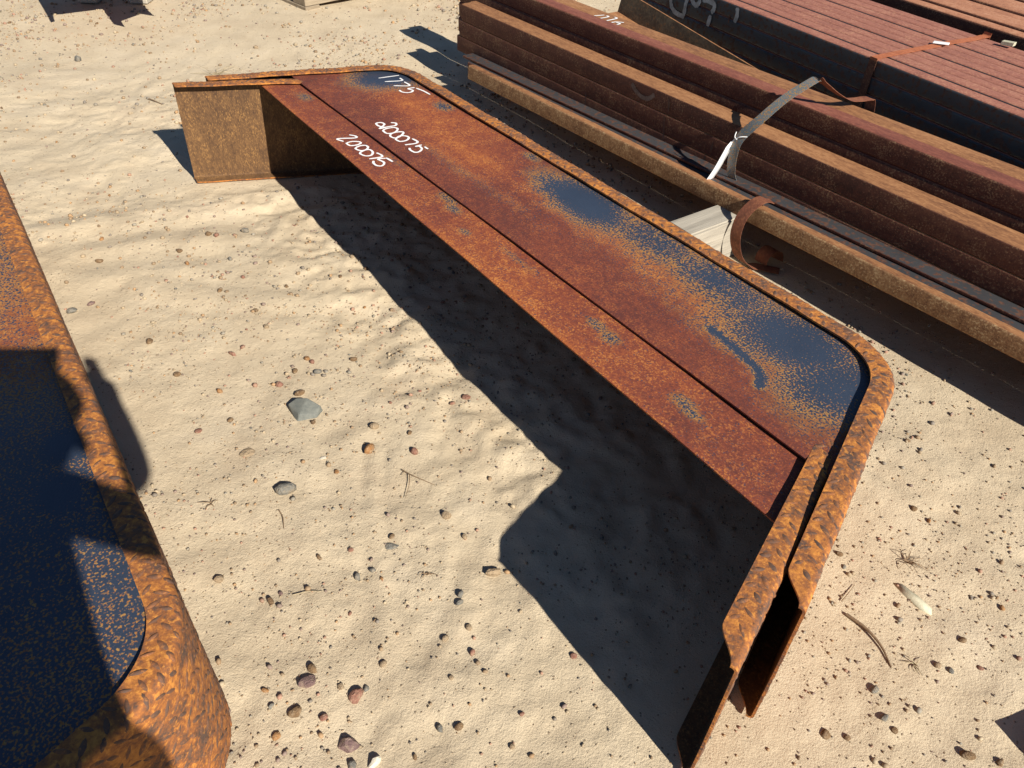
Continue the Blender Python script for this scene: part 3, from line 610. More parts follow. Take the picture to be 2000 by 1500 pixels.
# sloping angle bar between the bundles
def angle_bar():
    a, b = W(-4.15, 1.55, 1.13), W(-0.6, 1.50, 0.65); d = (b - a); L = d.length; t = 0.006
    prof = [(-0.055, 0), (0.0, 0), (0.012, 0.088), (0.012 + t, 0.088), (t, -t), (-0.055, -t)]
    V = [(x, p[0], p[1]) for x in (0, L) for p in prof]; n = len(prof)
    F = [(i, (i + 1) % n, n + (i + 1) % n, n + i) for i in range(n)] + [tuple(range(n))[::-1], tuple(range(n, 2 * n))]
    o = mesh_obj('angle_bar', V, F, [M['tube_tan'], M['olive']], None, False, [0, 1, 0, 1, 1, 0, 0, 0])
    o.location = a; o.rotation_euler = (0, math.asin(-(b.z - a.z) / L), math.atan2(d.y, d.x))
    tag(o, 'olive scaled steel angle bar sloping down between the maroon tubes and the wide bundle', 'angle bar')
angle_bar()

# ------------------------------------------------------------------ steel straps, tag, scraps
def strap(name, pts, width, wdir, mat, label, group=None, th=0.0011, twist=None):
    P = [Vector(p) for p in smooth_path([tuple(p) for p in pts], 8)]; V, F = [], []
    for i, p in enumerate(P):
        t = (P[min(i + 1, len(P) - 1)] - P[max(i - 1, 0)]).normalized(); wv = Vector(wdir(i / (len(P) - 1)) if callable(wdir) else wdir); wv = (wv - t * wv.dot(t)).normalized()
        n = t.cross(wv)
        for a, b in ((-.5, -.5), (.5, -.5), (.5, .5), (-.5, .5)): V.append(p + wv * a * width + n * b * th)
        if i:
            o = 4 * i
            for j in range(4): F.append((o - 4 + j, o - 4 + (j + 1) % 4, o + (j + 1) % 4, o + j))
    F += [(3, 2, 1, 0), tuple(len(V) - 4 + j for j in range(4))]
    o = mesh_obj(name, V, F, mat, None, True); o.data.set_sharp_from_angle(angle=math.radians(50))
    return tag(o, label, 'strap', group)
ds3 = Vector((DS[0], DS[1], 0))
strap('steel_strap', [W(-.945, .302, .415), W(-.975, .288, .50), W(-1.026, .245, .64), W(-1.036, .235, .86), W(-1.011, .265, .985), W(-.92, .33, 1.14), W(-.845, .52, 1.325), W(-.79, .79, 1.45), W(-.775, .84, 1.462)],
      0.036, ds3, M['strap'], 'grey steel strap arching loose over the brown tube bundle, with the paper tag')
strap('steel_strap', [W(-.760, .845, 1.463), W(-.72, .87, 1.435), W(-.65, .97, 1.36), W(-.60, 1.12, 1.285), W(-.575, 1.25, 1.265), W(-.535, 1.355, 1.268), W(-.525, 1.385, 1.25), W(-.500, 1.39, 1.12), W(-.48, 1.39, 0.8), W(-.47, 1.39, 0.30), W(-.46, 1.385, 0.03)],
      0.036, ds3, M['strap_brown'], 'brown wavy strap end dropping behind the tube bundle from the arched strap')
strap('steel_strap', [W(-.44, .13, .617), W(-.485, .045, .632), W(-.525, -.035, .57), W(-.538, -.12, .46), W(-.518, -.16, .30), W(-.47, -.12, .13), W(-.40, -.03, .03), W(-.33, .06, .015), W(-.18, .16, .012)],
      0.042, ds3, M['strap_brown'], 'dark brown strap hooked over the speckled tan tube and curling to the sand')
strap('steel_strap', [W(-.36, .10, .03), W(-.36, .12, .11), W(-.35, .19, .155), W(-.33, .27, .12), W(-.32, .30, .02)], 0.05, ds3, M['strap_brown'], 'short rusty offcut of strap curled up under the speckled tan tube')
dds = Vector((DF[0], DF[1], 0))
strap('steel_strap', [WD(2.20, -.012, .41), WD(2.20, -.014, 0.9), WD(2.20, -.012, 1.36), WD(2.20, .01, 1.404), WD(2.20, .2, 1.412), WD(2.19, .6, 1.409), WD(2.19, 1.1, 1.412), WD(2.2, 1.5, 1.41), WD(2.2, 1.70, 1.413), WD(2.2, 1.722, 1.37), WD(2.2, 1.722, .5)], 0.032, dds, M['strap_red'], 'red rusty strap tight across the wide pink tube bundle')
_s = [o for o in col.objects if o.get('label', '').startswith('red rusty strap')][0].data
_s.materials.append(M['tube_side']); _s.polygons.foreach_set('material_index', [1 if p.center.z < 1.385 * H else 0 for p in _s.polygons])  # vertical runs coloured dark: their shade is put into the material
def seal(loc, rz, sz, label, nm, mat):
    bm = bmesh.new(); bmesh.ops.create_cube(bm, size=1)
    for v in bm.verts: v.co = Vector((v.co.x * sz[0], v.co.y * sz[1], (v.co.z + .5) * sz[2] + 0.006 * (v.co.x > 0)))
    bmesh.ops.bevel(bm, geom=bm.edges[:], offset=0.0015, segments=1, affect='EDGES')
    o = bm_obj(nm, bm, mat); o.location = loc; o.rotation_euler = (0, 0.05, rz); return tag(o, label, 'tag' if 'tag' in nm else 'scrap')
seal(WD(2.20, 0.97, 1.418), RZD + 0.5, (0.055, 0.03, 0.003), 'small white paper tag stuck under the red strap on the wide bundle', 'paper_tag', M['paper'])
seal(WD(2.51, 1.62, 1.41), RZD + 0.2, (0.045, 0.022, 0.014), 'small pale block of scrap on the far edge of the wide bundle', 'scrap_block', M['husk'])
# paper tag tied to the arched strap
def hang_tag():
    root = empty('paper_tag', W(-1.02, .232, .97)); tag(root, 'long white paper tag tied to the arched grey strap', 'tag')
    o0 = root.location
    c = [Vector(p) for p in smooth_path([tuple(W(-1.075, .225, .915) - o0), tuple(W(-1.10, .205, .80) - o0), tuple(W(-1.135, .165, .63) - o0), tuple(W(-1.172, .11, .48) - o0)], 6)]
    V, F = [], []; n = len(c)
    for i, p in enumerate(c):
        k = i / (n - 1); t = (c[min(i + 1, n - 1)] - c[max(i - 1, 0)]).normalized()
        wv = Vector((0.55, 0.50, -0.1)) ; wv = (wv - t * wv.dot(t)).normalized(); hw = 0.019 * min(1, 0.35 + 4 * k) * (1 if k < .97 else .8)
        nn = t.cross(wv) * 0.0004
        V += [p - wv * hw + nn, p + wv * hw + nn, p + wv * hw - nn, p - wv * hw - nn]
        if i:
            b = 4 * i
            for j in range(4): F.append((b - 4 + j, b - 4 + (j + 1) % 4, b + (j + 1) % 4, b + j))
    F += [(3, 2, 1, 0), tuple(len(V) - 4 + j for j in range(4))]
    mesh_obj('paper', V, F, M['paper'], root)
    def tie(pts, r=0.0017):
        P = [Vector(p) - o0 for p in smooth_path([tuple(p) for p in pts], 6)]; V, F = [], []
        for i, p in enumerate(P):
            t = (P[min(i + 1, len(P) - 1)] - P[max(i - 1, 0)]).normalized(); a = t.orthogonal().normalized(); b = t.cross(a)
            V += [p + (a * math.cos(q) + b * math.sin(q)) * r for q in (0, 1.57, 3.14, 4.71)]
            if i:
                o = 4 * i
                for j in range(4): F.append((o - 4 + j, o - 4 + (j + 1) % 4, o + (j + 1) % 4, o + j))
        mesh_obj('wire_tie', V, F, M['paper'], root)
    tie([W(-.95, .262, .995), W(-1.0, .222, .985), W(-1.05, .214, .94), W(-1.08, .222, .90)])
    tie([W(-1.06, .235, 1.01), W(-1.05, .215, .97), W(-1.02, .214, .955)])
hang_tag()

# ------------------------------------------------------------------ stones
def stone_mesh(name, mat, seed, sub=2, flat=0.62, sharp=0.0):
    rnd = random.Random(seed); bm = bmesh.new(); bmesh.ops.create_icosphere(bm, subdivisions=sub, radius=1)
    dirs = [Vector((rnd.gauss(0, 1), rnd.gauss(0, 1), rnd.gauss(0, 1))).normalized() for _ in range(11)]; cut = [rnd.uniform(.52, .88) for _ in dirs]
    el = rnd.uniform(.68, 1.0)
    for v in bm.verts:
        p = v.co.copy()
        for d, c in zip(dirs, cut):
            k = p.dot(d)
            if k > c: p -= d * (k - c) * (0.75 + 0.25 * sharp)
        p *= 1 + 0.05 * math.sin(p.x * 5 + seed) * math.cos(p.y * 6 - seed) + rnd.uniform(-.02, .02)
        v.co = Vector((p.x * 0.5, p.y * 0.5 * el, p.z * 0.5 * flat))
    me = bpy.data.meshes.new(name); bm.to_mesh(me); bm.free(); me.materials.append(mat)
    me.polygons.foreach_set('use_smooth', [True] * len(me.polygons))
    if sharp: me.set_sharp_from_angle(angle=math.radians(28))
    return me
SM = {k: [stone_mesh('pebble_' + STONE[k][0].replace(' ', '_'), STONE[k][1], 100 + 10 * ord(k) + i, 2, 0.55 + 0.1 * (i % 3)) for i in range(4)] for k in STONE}
placed = []
def pebble(x, y, size, k, sink=0.15):
    me = random.choice(SM[k]); o = bpy.data.objects.new('pebble', me); col.objects.link(o)
    o.scale = (size, size * random.uniform(.8, 1.05), size * random.uniform(.8, 1.05)); o.rotation_euler = (random.uniform(-.2, .2), random.uniform(-.2, .2), random.uniform(0, 6.28))
    o.location = (x, y, gh(x, y) + size * (0.30 - sink)); placed.append((x, y, size))
    return tag(o, 'small ' + STONE[k][0] + ' pebble half sunk in the pale sand', 'pebble', STONE[k][0] + ' pebbles scattered on the sand')
for x, y, mm, k in PEB: pebble(x * H, y * H, mm / 1000 * 1.12, k)
def in_frame(x, y, z=0.0, mar=0.03):
    d = Vector((x, y, z)) - Vector((0, 0, CAM_Z)); zz = d.dot(fwd)
    if zz < 0.1: return False
    px = d.dot(rr) / zz * F_PX / 1000; py = d.dot(uu) / zz * F_PX / 750
    return abs(px) < 1 + mar and abs(py) < 1 + mar
def fenders_clear(x, y):
    u, w_ = f2_local(x, y)
    e = abs(abs(u) + 0.394 * w_ - 3.37)
    return e > 0.28 or w_ < -0.85 or w_ > 1.6
kinds = 'ttbbbrrogggp'
def dens(x, y): return 0.25 + 1.9 * float(sm(-0.08, 0.3, vnoise(np.array([x * 2.1]), np.array([y * 2.1]), 31))[0])
cnt = 0; tries = 0
while cnt < 200 and tries < 20000:
    tries += 1; x = random.uniform(-3.0, 1.9); y = random.uniform(.45, 4.6)
    if not in_frame(x, y) or random.random() > dens(x, y) * 0.5: continue
    if not fenders_clear(x, y): continue
    sz = min(0.009 + random.expovariate(1 / 0.0045), 0.026) * (1.0 + 0.10 * max(0, y - 1.5))
    if any((x - a) ** 2 + (y - b) ** 2 < (0.5 * (sz + c)) ** 2 for a, b, c in placed): continue
    pebble(x, y, sz, random.choice(kinds)); cnt += 1
# everything smaller: gravel nobody could count
tints = np.array([(0.33, 0.25, 0.155), (0.25, 0.165, 0.09), (0.20, 0.125, 0.065), (0.30, 0.155, 0.105), (0.33, 0.19, 0.085), (0.22, 0.205, 0.17), (0.18, 0.125, 0.11), (0.40, 0.32, 0.21), (0.15, 0.135, 0.12)])
bmq = bmesh.new(); bmesh.ops.create_icosphere(bmq, subdivisions=1, radius=0.5); bv = np.array([v.co[:] for v in bmq.verts]); bf = np.array([[v.index for v in f.verts] for f in bmq.faces]); bmq.free()
N = 62000
px = rng.uniform(-5.2, 4.2, N); py = 0.3 + rng.uniform(0, 1, N) ** 1.0 * 5.6
dn = 0.22 + 1.5 * sm(-0.1, 0.35, vnoise(px * 2.1, py * 2.1, 31)) + 0.7 * sm(0.0, 0.4, vnoise(px * 7, py * 7, 32))
keepm = (rng.uniform(0, 1.7, N) < dn) & np.array([in_frame(a, b, 0, 0.12) for a, b in zip(px, py)])
px, py = px[keepm], py[keepm]
qx = rng.uniform(-1.1, 1.3, 14000); qy = rng.uniform(0.45, 1.9, 14000); kq = (rng.uniform(0, 1.3, 14000) < 0.15 + sm(-0.15, 0.35, vnoise(qx * 3.1, qy * 3.1, 33)))
qx, qy = qx[kq], qy[kq]; small = np.concatenate([np.ones(len(px)), np.full(len(qx), 0.55)]); px = np.concatenate([px, qx]); py = np.concatenate([py, qy]); n = len(px)
sz = np.minimum(0.0030 + rng.exponential(0.0038, n), 0.015) * (1 + 0.16 * np.clip(py - 1.2, 0, 5)) * small; ph = rng.uniform(0, 6.28, n)
fl = rng.uniform(.5, .85, n); el = rng.uniform(.6, 1, n)
lv = bv[None] * np.stack([sz, sz * el, sz * fl], 1)[:, None] * rng.uniform(.82, 1.12, (n, len(bv), 1))
vx = lv[..., 0] * np.cos(ph)[:, None] - lv[..., 1] * np.sin(ph)[:, None] + px[:, None]
vy = lv[..., 0] * np.sin(ph)[:, None] + lv[..., 1] * np.cos(ph)[:, None] + py[:, None]
vz = lv[..., 2] + (ground_h(px, py) + sz * 0.20)[:, None]
co = np.stack([vx, vy, vz], 2).reshape(-1, 3); fc = (bf[None] + (np.arange(n) * len(bv))[:, None, None]).reshape(-1, 3)
me = bpy.data.meshes.new('gravel'); me.vertices.add(len(co)); me.vertices.foreach_set('co', co.ravel())
me.loops.add(fc.size); me.loops.foreach_set('vertex_index', fc.ravel().astype(np.int32)); me.polygons.add(len(fc)); me.polygons.foreach_set('loop_start', np.arange(0, fc.size, 3, dtype=np.int32))
me.polygons.foreach_set('use_smooth', np.ones(len(fc), dtype=bool)); me.update(calc_edges=True)
tc = tints[rng.integers(0, len(tints), n)] * rng.uniform(.75, 1.15, (n, 1)); ca = me.attributes.new('tint', 'FLOAT_COLOR', 'POINT')
ca.data.foreach_set('color', np.concatenate([np.repeat(tc, len(bv), 0), np.ones((len(co), 1))], 1).astype(np.float32).ravel())
me.materials.append(M['pebble_mix']); gv = bpy.data.objects.new('gravel', me); col.objects.link(gv)
tag(gv, 'fine scattered gravel bedded in the pale sand', 'gravel', kind='stuff')

def rock(name, x, y, size, mat, label, seed, flat=0.6, rot=0.0, asp=1.0, sub=2, sharp=0.7, lift=0.12):
    me = stone_mesh(name, mat, seed, sub, flat, sharp); o = bpy.data.objects.new(name, me); col.objects.link(o)
    o.scale = (size, size * asp, size); o.rotation_euler = (0, 0, rot); o.location = (x * H, y * H, gh(x * H, y * H) + size * flat * lift); return tag(o, label, 'stone')
def wedge():
    V = [(-.046, .012, 0), (-.012, -.034, -.002), (.034, -.016, 0), (.044, .014, 0), (.012, .030, 0), (-.024, .026, .030), (.004, .024, .034), (.040, .012, .020), (-.008, -.022, .018), (-.044, .012, .020), (.026, -.012, .012)]
    bm = bmesh.new(); vs_ = [bm.verts.new(v) for v in V]; bmesh.ops.convex_hull(bm, input=vs_); bmesh.ops.bevel(bm, geom=bm.edges[:], offset=0.0015, segments=1, affect='EDGES')
    o = bm_obj('rock', bm, M['slate']); o.location = (-1.468 * H, 3.93 * H, gh(-1.468 * H, 3.93 * H) - 0.002); tag(o, 'angular dark slate grey rock standing on the open sand', 'stone')
wedge()
rock('stone', -1.415, 3.205, 0.056, STONE['g'][1], 'round grey stone, the largest rounded one on the open sand', 3, 0.7, 0.3, 0.85, sharp=0)
rock('stone', -0.977, 1.925, 0.041, STONE['p'][1], 'broad purplish stone half buried beside the orange brown pebbles', 5, 0.6, 0.4, 0.75)
rock('stone', -0.724, 1.874, 0.035, STONE['r'][1], 'rounded reddish stone amid a cluster of small pebbles', 6, 0.8, 1.0)
rock('stone', -0.715, 1.634, 0.044, STONE['p'][1], 'angular purplish stone with a dark hollow', 8, 0.6, 0.2, 0.8, sharp=1)
rock('stone', -0.581, 1.545, 0.034, M['white_stone'], 'chalky white stone with one dark face', 9, 0.7, 0.9, 0.7, sharp=1)
rock('stone', -0.061, 2.655, 0.042, STONE['t'][1], 'tan stone beside the tip of the fender shadow', 12, 0.75, 0.5, 0.85)
rock('stone', -0.687, 2.812, 0.044, STONE['g'][1], 'flat pale grey stone flush with the sand', 14, 0.3, 0.2, 0.55, lift=0.02)
rock('stone', -2.185, 4.57, 0.032, STONE['r'][1], 'long reddish stone with a pointed end', 15, 0.5, 2.6, 0.6)
rock('stone', -0.373, 3.051, 0.026, STONE['t'][1], 'crumbly tan clod with a dark crack', 17, 0.8, 0.6, 0.9, sharp=1)
rock('stone', -1.752, 3.52, 0.05, STONE['t'][1], 'broad tan stone flush with the sand', 19, 0.25, 0.6, 0.8, lift=0.0)
rock('shell_flake', -1.248, 3.503, 0.022, M['white_stone'], 'thin white flake lying on the sand', 21, 0.2, 0.2, 0.6, sharp=1, lift=0.3)

def twig(name, strands, mat, label, cat, loc, r=0.0016):
    x0, y0 = loc[0] * H, loc[1] * H; z0 = gh(x0, y0); V, F = [], []
    for pts, rad in strands:
        P = [Vector(p) for p in smooth_path(pts, 5)]
        for i, p in enumerate(P):
            t = (P[min(i + 1, len(P) - 1)] - P[max(i - 1, 0)]).normalized(); a = t.orthogonal().normalized(); b = t.cross(a); k = rad * (1 - 0.6 * i / (len(P) - 1)); base = len(V)
            V += [p + (a * math.cos(q) + b * math.sin(q)) * k for q in (0, 1.257, 2.513, 3.77, 5.027)]
            if i:
                for j in range(5): F.append((base - 5 + j, base - 5 + (j + 1) % 5, base + (j + 1) % 5, base + j))
    o = mesh_obj(name, V, F, mat); o.location = (x0, y0, z0); return tag(o, label, cat)
twig('twig', [([(-.02, .018, .004), (.0, .002, .008), (.03, -.012, .007), (.062, -.024, .003)], .0017), ([(0, .002, .008), (.003, -.03, .006), (-.001, -.066, .002)], .0014), ([(-.012, .012, .006), (-.02, .0, .004)], .001)], M['twig'], 'forked brown twig lying on open sand', 'twig', (-0.646, 3.369))
twig('twig', [([(-.018, .024, .003), (-.004, .004, .004), (.006, -.026, .002)], .0016)], M['twig'], 'short straight twig beside the round grey stone', 'twig', (-1.37, 2.97))
twig('stick', [([(-.03, .055, .003), (0, .02, .007), (.018, -.018, .006), (.024, -.06, .002)], .0042)], M['twig'], 'curved flattened brown stick on bare sand near the fender legs', 'stick', (2.05, 2.33))
twig('twig', [([(-.02, -.02, .003), (.0, 0, .004), (.02, .022, .003)], .0014)], M['twig'], 'thin short twig between the curved stick and the fender', 'twig', (2.02, 2.62))
def tuft(loc, n, spread, label, seed, mat=None):
    rnd = random.Random(seed); st = []
    for _ in range(n):
        a = rnd.uniform(0, 6.28); L = spread * rnd.uniform(.4, 1); c, s = math.cos(a), math.sin(a)
        st.append(([(0.2 * L * rnd.uniform(-1, 1), 0.2 * L * rnd.uniform(-1, 1), .002), (c * L * .5, s * L * .5, .004 + .25 * L * rnd.random()), (c * L, s * L, .002 + .1 * L * rnd.random())], .0012))
    twig('dry_grass_tuft', st, mat or M['twig'], label, 'dry grass', loc)
tuft((2.46, 2.87), 13, 0.05, 'dry grass tuft of dark roots beside the pale husk', 4)
tuft((2.25, 2.19), 7, 0.028, 'small dry tuft between brown pebbles', 6, M['straw'])
tuft((-4.2, 10.45), 14, 0.16, 'straw coloured dry grass behind the far fender leg', 8, M['straw'])
tuft((-1.853, 3.06), 7, 0.03, 'tiny dry tuft beside the fender in the photographer\'s shadow', 9)
tuft((-.45, 2.62), 6, 0.025, 'tiny root tuft by the flat pale grey stone', 10)
twig('stick', [([(-.03, .02, .004), (0, 0, .006), (.05, -.03, .003)], .004)], M['twig'], 'short brown stick lying near the far fender leg', 'stick', (-4.62, 9.35))
twig('twig', [([(-.03, -.006, .003), (0, .003, .004), (.028, .006, .003)], .0012)], M['straw'], 'pale straw on the sand near the fender corner', 'twig', (-1.1, 2.45))
def husk():
    c = [(-.03, .035), (-.012, .030), (.012, .006), (.026, -.022), (.022, -.034), (.004, -.022), (-.014, .006)]
    V = [(x, y, .002 + .004 * (i % 2)) for i, (x, y) in enumerate(c)] + [(0, 0, .009)] + [(x, y, -.001) for x, y in c]
    F = [(i, (i + 1) % 7, 7) for i in range(7)] + [(i, 8 + i, 8 + (i + 1) % 7, (i + 1) % 7) for i in range(7)]
    o = mesh_obj('leaf_husk', V, F, M['husk']); o.location = (2.40 * H, 2.61 * H, gh(2.4 * H, 2.61 * H)); o.scale = (1.1, 1.1, 1); tag(o, 'pale dried leaf husk lying flat on the sand', 'leaf')
husk()

# ------------------------------------------------------------------ things at the edge of the yard
def pallet(loc, rz, label):
    root = empty('wooden_pallet', loc, rz); tag(root, label, 'pallet', 'wooden pallets at the far side of the yard')
    def bx(name, x0, x1, y0, y1, z0, z1):
        bm = bmesh.new(); bmesh.ops.create_cube(bm, size=1)
        for v in bm.verts: v.co = Vector((x0 + (v.co.x + .5) * (x1 - x0), y0 + (v.co.y + .5) * (y1 - y0), z0 + (v.co.z + .5) * (z1 - z0)))
        bmesh.ops.bevel(bm, geom=bm.edges[:], offset=0.003, segments=1, affect='EDGES'); bm_obj(name, bm, M['pallet'], root)
    for y in (0, .42, .86): bx('stringer', 0.004, 1.196, y + .002, y + .138, .022, .118)
    for x in (0, .55, 1.1): bx('bottom_board', x, x + .1, -.004, 1.004, 0, .021)
    for k in range(7): bx('deck_board', k * .176, k * .176 + .12, -.003, 1.003, .119, .141)
pc = np.array([-3.717, 13.56]) * H
pallet((pc[0], pc[1], gh(*pc) - .002), math.atan2(.505, .48), 'weathered wooden pallet standing on the far sand, nearest the fender pair')
pallet((-2.30 * H, 14.50 * H, -.004), math.atan2(.505, .48) - 0.3, 'weathered wooden pallet beside the end of the brown tube bundle')
def shadow_plate():  # unseen plate, outline drawn to cast the notched far shadow
    root = empty('unseen_shadow_plate', (-6.4 * H, 13.4 * H, 0)); tag(root, 'unseen notched plate on blocks beyond the far sand, shaped to cast its shadow', 'steel plate')
    poly = [(-7.42, 12.59), (-6.68, 11.49), (-6.65, 11.55), (-6.83, 11.86), (-6.24, 12.32), (-5.71, 11.51), (-5.5, 11.41), (-5.68, 11.7), (-5.54, 12.14), (-5.29, 12.04), (-5.84, 12.84), (-6.6, 14.0), (-8.2, 13.8)]
    z0, z1 = .785 * H, .81 * H; V = [((x + 6.4) * H, (y - 13.4) * H, z) for z in (z0, z1) for x, y in poly]; n = len(poly)
    bm = bmesh.new(); b = [bm.verts.new(v) for v in V]
    bm.faces.new(b[:n][::-1]); bm.faces.new(b[n:]); [bm.faces.new((b[i], b[(i + 1) % n], b[n + (i + 1) % n], b[n + i])) for i in range(n)]
    bm_obj('plate', bm, M['tube_maroon'], root)
    for (x, y) in ((-7.3, 13.6), (-6.5, 13.7)):
        bm = bmesh.new(); bmesh.ops.create_cube(bm, size=1)
        for v in bm.verts: v.co = Vector(((x + 6.4 + v.co.x * .3) * H, (y - 13.4 + v.co.y * .3) * H, (v.co.z + .5) * .784 * H))
        bmesh.ops.bevel(bm, geom=bm.edges[:], offset=0.004, segments=1, affect='EDGES'); bm_obj('block', bm, M['wood'], root)
shadow_plate()
def offcut():  # unseen piece added beyond the right edge for its small shadow
    V = [(0, 0, 0), (.16, .03, 0), (.155, .05, .004), (0, .03, .002), (0.01, .004, .055), (.16, .034, .07), (.15, .05, .07), (.0, .02, .05)]
    bm = bmesh.new(); b = [bm.verts.new(v) for v in V]; bmesh.ops.convex_hull(bm, input=b); bmesh.ops.bevel(bm, geom=bm.edges[:], offset=0.002, segments=1, affect='EDGES')
    o = bm_obj('shadow_offcut', bm, M['strap_brown']); o.location = (2.66 * H, 1.70 * H, gh(2.66 * H, 1.7 * H) - .002); tag(o, 'unseen rusty offcut right of the fenders, added to cast a shadow', 'scrap')
offcut()

# ------------------------------------------------------------------ the photographer, whose shadow falls across the fender
def cloth(name, c1, c2): return plain(name, c1, c2, 120, 0.9, 0.0006)
M['shirt'] = cloth('shirt_cloth', (0.10, 0.13, 0.17), (0.14, 0.17, 0.22)); M['jeans'] = cloth('jeans_cloth', (0.03, 0.045, 0.08), (0.05, 0.07, 0.11))
M['skin'] = plain('skin', (0.40, 0.24, 0.17), (0.48, 0.30, 0.22), 30, 0.6, 0.0003); M['hair'] = plain('hair', (0.03, 0.02, 0.014), (0.06, 0.04, 0.025), 200, 0.6)
M['phone'] = plain('phone_black', (0.01, 0.01, 0.012), (0.016, 0.016, 0.018), 20, 0.35)
def skin_obj(name, verts, edges, radii, mat, parent, root=0, sub=2):
    me = bpy.data.meshes.new(name); me.from_pydata(verts, edges, []); o = bpy.data.objects.new(name, me); col.objects.link(o); o.parent = parent
    m = o.modifiers.new('skin', 'SKIN'); m.use_smooth_shade = True
    for i, r in enumerate(radii):
        sv = me.skin_vertices[0].data[i]; sv.radius = r if isinstance(r, tuple) else (r, r); sv.use_root = (i == root)
    s = o.modifiers.new('sub', 'SUBSURF'); s.levels = sub; s.render_levels = sub
    dg = bpy.context.evaluated_depsgraph_get(); ev = o.evaluated_get(dg); nm = bpy.data.meshes.new_from_object(ev)
    o.modifiers.clear(); o.data = nm; nm.materials.clear(); [nm.materials.append(x) for x in (mat if isinstance(mat, list) else [mat])]
    nm.polygons.foreach_set('use_smooth', [True] * len(nm.polygons)); return o
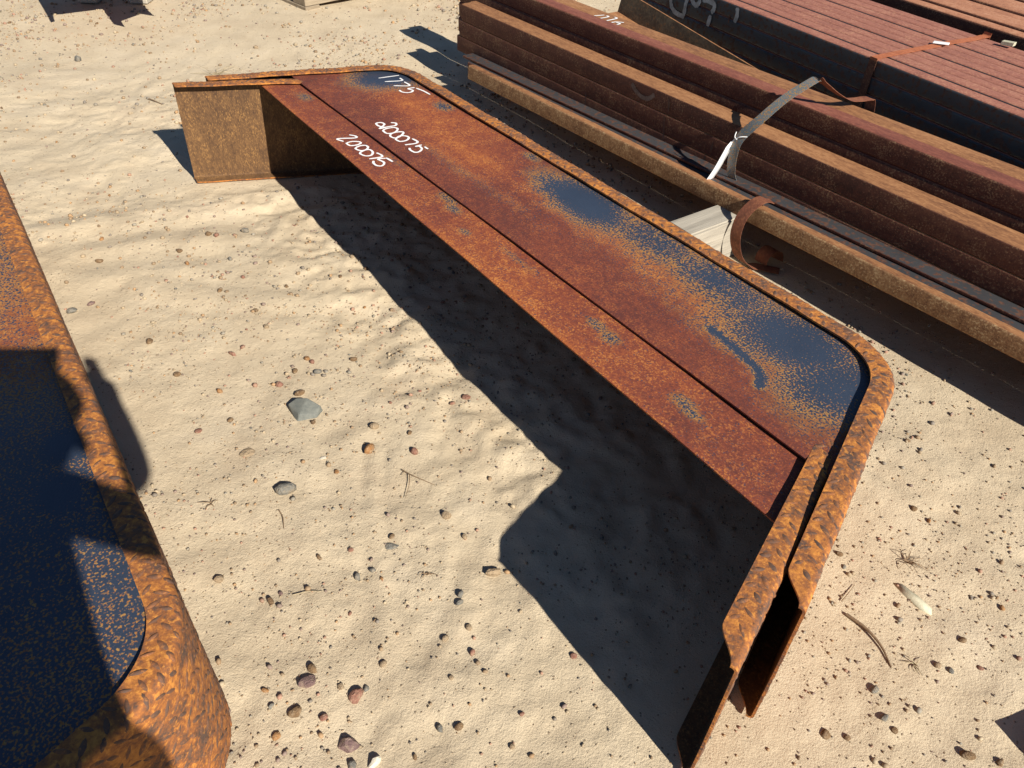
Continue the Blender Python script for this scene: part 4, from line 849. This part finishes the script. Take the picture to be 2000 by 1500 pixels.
def photographer():
    root = empty('person', (0, -0.42, 0)); tag(root, 'person in shirt and jeans holding up a phone beside the fenders', 'person')
    oy = 0.42
    def P(x, y, z): return (x, y + oy, z)
    hx, wr = 0.118, P(0.118, -.045, 1.325)
    V = [P(.06, -.47, .96), P(.06, -.47, 1.10), P(.06, -.47, 1.24), P(.06, -.46, 1.40), P(.10, -.43, 1.465), P(.135, -.40, 1.47), P(.165, -.375, 1.475), P(.185, -.355, 1.505), P(.185, -.355, 1.55)]
    E = [(i, i + 1) for i in range(8)]; R = [(.195, .12), (.185, .11), (.170, .11), (.145, .105), (.085, .07), (.052, .052), (.070, .082), (.078, .090), (.060, .070)]
    def add(v, r, par): V.append(v); R.append(r); E.append((par, len(V) - 1)); return len(V) - 1
    for s in (1, -1):
        a = add(P(.06 + .165 * s, -.45, 1.445), .055, 3); b = add(P(.03 + .205 * s, -.34, 1.325), .046, a); c = add(P(.245 * s, -.235, 1.205), .044, b)
        d = add(P(.19 * s, -.15, 1.25), .044, c); e = add(P(.145 * s, -.08, 1.285), .036, d)
        h = add(P(.122 * s, -.045, 1.305), (.042, .026), e); add(P(.106 * s, -.018, 1.320), (.040, .020), h)
        k = add(P(.06 + .095 * s, -.47, .88), .095, 0); l = add(P(.06 + .11 * s, -.46, .68), .080, k); m = add(P(.06 + .115 * s, -.45, .50), .060, l); n = add(P(.06 + .12 * s, -.47, .28), .055, m); o = add(P(.06 + .12 * s, -.48, .09), .042, n)
        f = add(P(.06 + .125 * s, -.42, .045), (.045, .038), o); add(P(.06 + .135 * s, -.31, .035), (.042, .030), f)
    body = skin_obj('body', V, E, R, [M['shirt'], M['jeans'], M['skin']], root)
    for pl in body.data.polygons:
        c = pl.center; pl.material_index = 1 if c.z < .92 else (2 if (c.z > 1.42 and c.y - oy > -.42 and abs(c.x - .16) < .12) or (c.y - oy > -.16 and c.z > 1.1) else 0)
    # fingers curling round the phone
    for s in (1, -1):
        for i in range(4):
            L = (.9, 1, .97, .8)[i]; z = 1.352 - .019 * i; b0 = P(.110 * s, -.024, z)
            skin_obj('finger', [b0, P(.103 * s, .006, z + .004), P((.103 - .024 * L) * s, .013, z + .005), P((.103 - .042 * L) * s, .009, z + .004)], [(0, 1), (1, 2), (2, 3)], [.0095, .009, .0085, .0075], M['skin'], body, 0, 1)
        skin_obj('thumb', [P(.112 * s, -.035, 1.335), P(.100 * s, -.050, 1.352), P(.080 * s, -.046, 1.368)], [(0, 1), (1, 2)], [.012, .0105, .009], M['skin'], body, 0, 1)
    # face, ears, hair
    def P(x, y, z): return (x + .185, y + oy - .03, z - .15)
    bm = bmesh.new()
    for x in (-.03, .03): bmesh.ops.create_icosphere(bm, subdivisions=2, radius=.012, matrix=Matrix.Translation(P(x, -.243, 1.645)))
    bm_obj('eyes', bm, M['paper'], body, True)
    skin_obj('nose', [P(0, -.243, 1.648), P(0, -.226, 1.612), P(0, -.243, 1.604)], [(0, 1), (1, 2)], [.007, .012, .009], M['skin'], body, 0, 1)
    skin_obj('mouth', [P(-.022, -.252, 1.572), P(0, -.245, 1.571), P(.022, -.252, 1.572)], [(0, 1), (1, 2)], [.005, .007, .005], M['strap_brown'], body, 0, 1)
    for s in (1, -1): skin_obj('ear', [P(.079 * s, -.335, 1.665), P(.085 * s, -.342, 1.640), P(.079 * s, -.333, 1.612)], [(0, 1), (1, 2)], [.012, .014, .010], M['skin'], body, 0, 1)
    bm = bmesh.new(); bmesh.ops.create_icosphere(bm, subdivisions=3, radius=1)
    for v in bm.verts:
        q = v.co; v.co = Vector((q.x * .100 + .185, q.y * .112 + (-.376 + oy), q.z * .105 + 1.533)) if q.z > -.25 or q.y < -.2 else Vector((q.x * .06 + .185, q.y * .05 - .37 + oy, q.z * .05 + 1.55))
    bm_obj('hair', bm, M['hair'], body, True)
photographer()
def phone():
    root = empty('mobile_phone', (0, 0, 0)); tag(root, 'black phone held up by the photographer', 'phone')
    def slab(name, sx, sy, sz, off, mat):
        bm = bmesh.new(); bmesh.ops.create_cube(bm, size=1)
        for v in bm.verts: v.co = Vector((v.co.x * sx, v.co.y * sy, v.co.z * sz))
        bmesh.ops.bevel(bm, geom=bm.edges[:], offset=min(sx, sy, sz) * .4, segments=3, affect='EDGES'); o = bm_obj(name, bm, mat, root, True); o.location = off; return o
    slab('body', .158, .077, .008, (-.055, -.012, 0), M['phone']); slab('camera_bump', .036, .036, .003, (.0, 0, -.0052), M['phone'])
    g = NG('phone_screen'); sc = slab('screen', .150, .070, .0008, (-.055, -.012, .0044), g.out((0.02, 0.02, 0.025), 0.15))
    root.matrix_world = Matrix.Translation(Vector((0, 0, CAM_Z)) - fwd * 0.03) @ m3
phone()
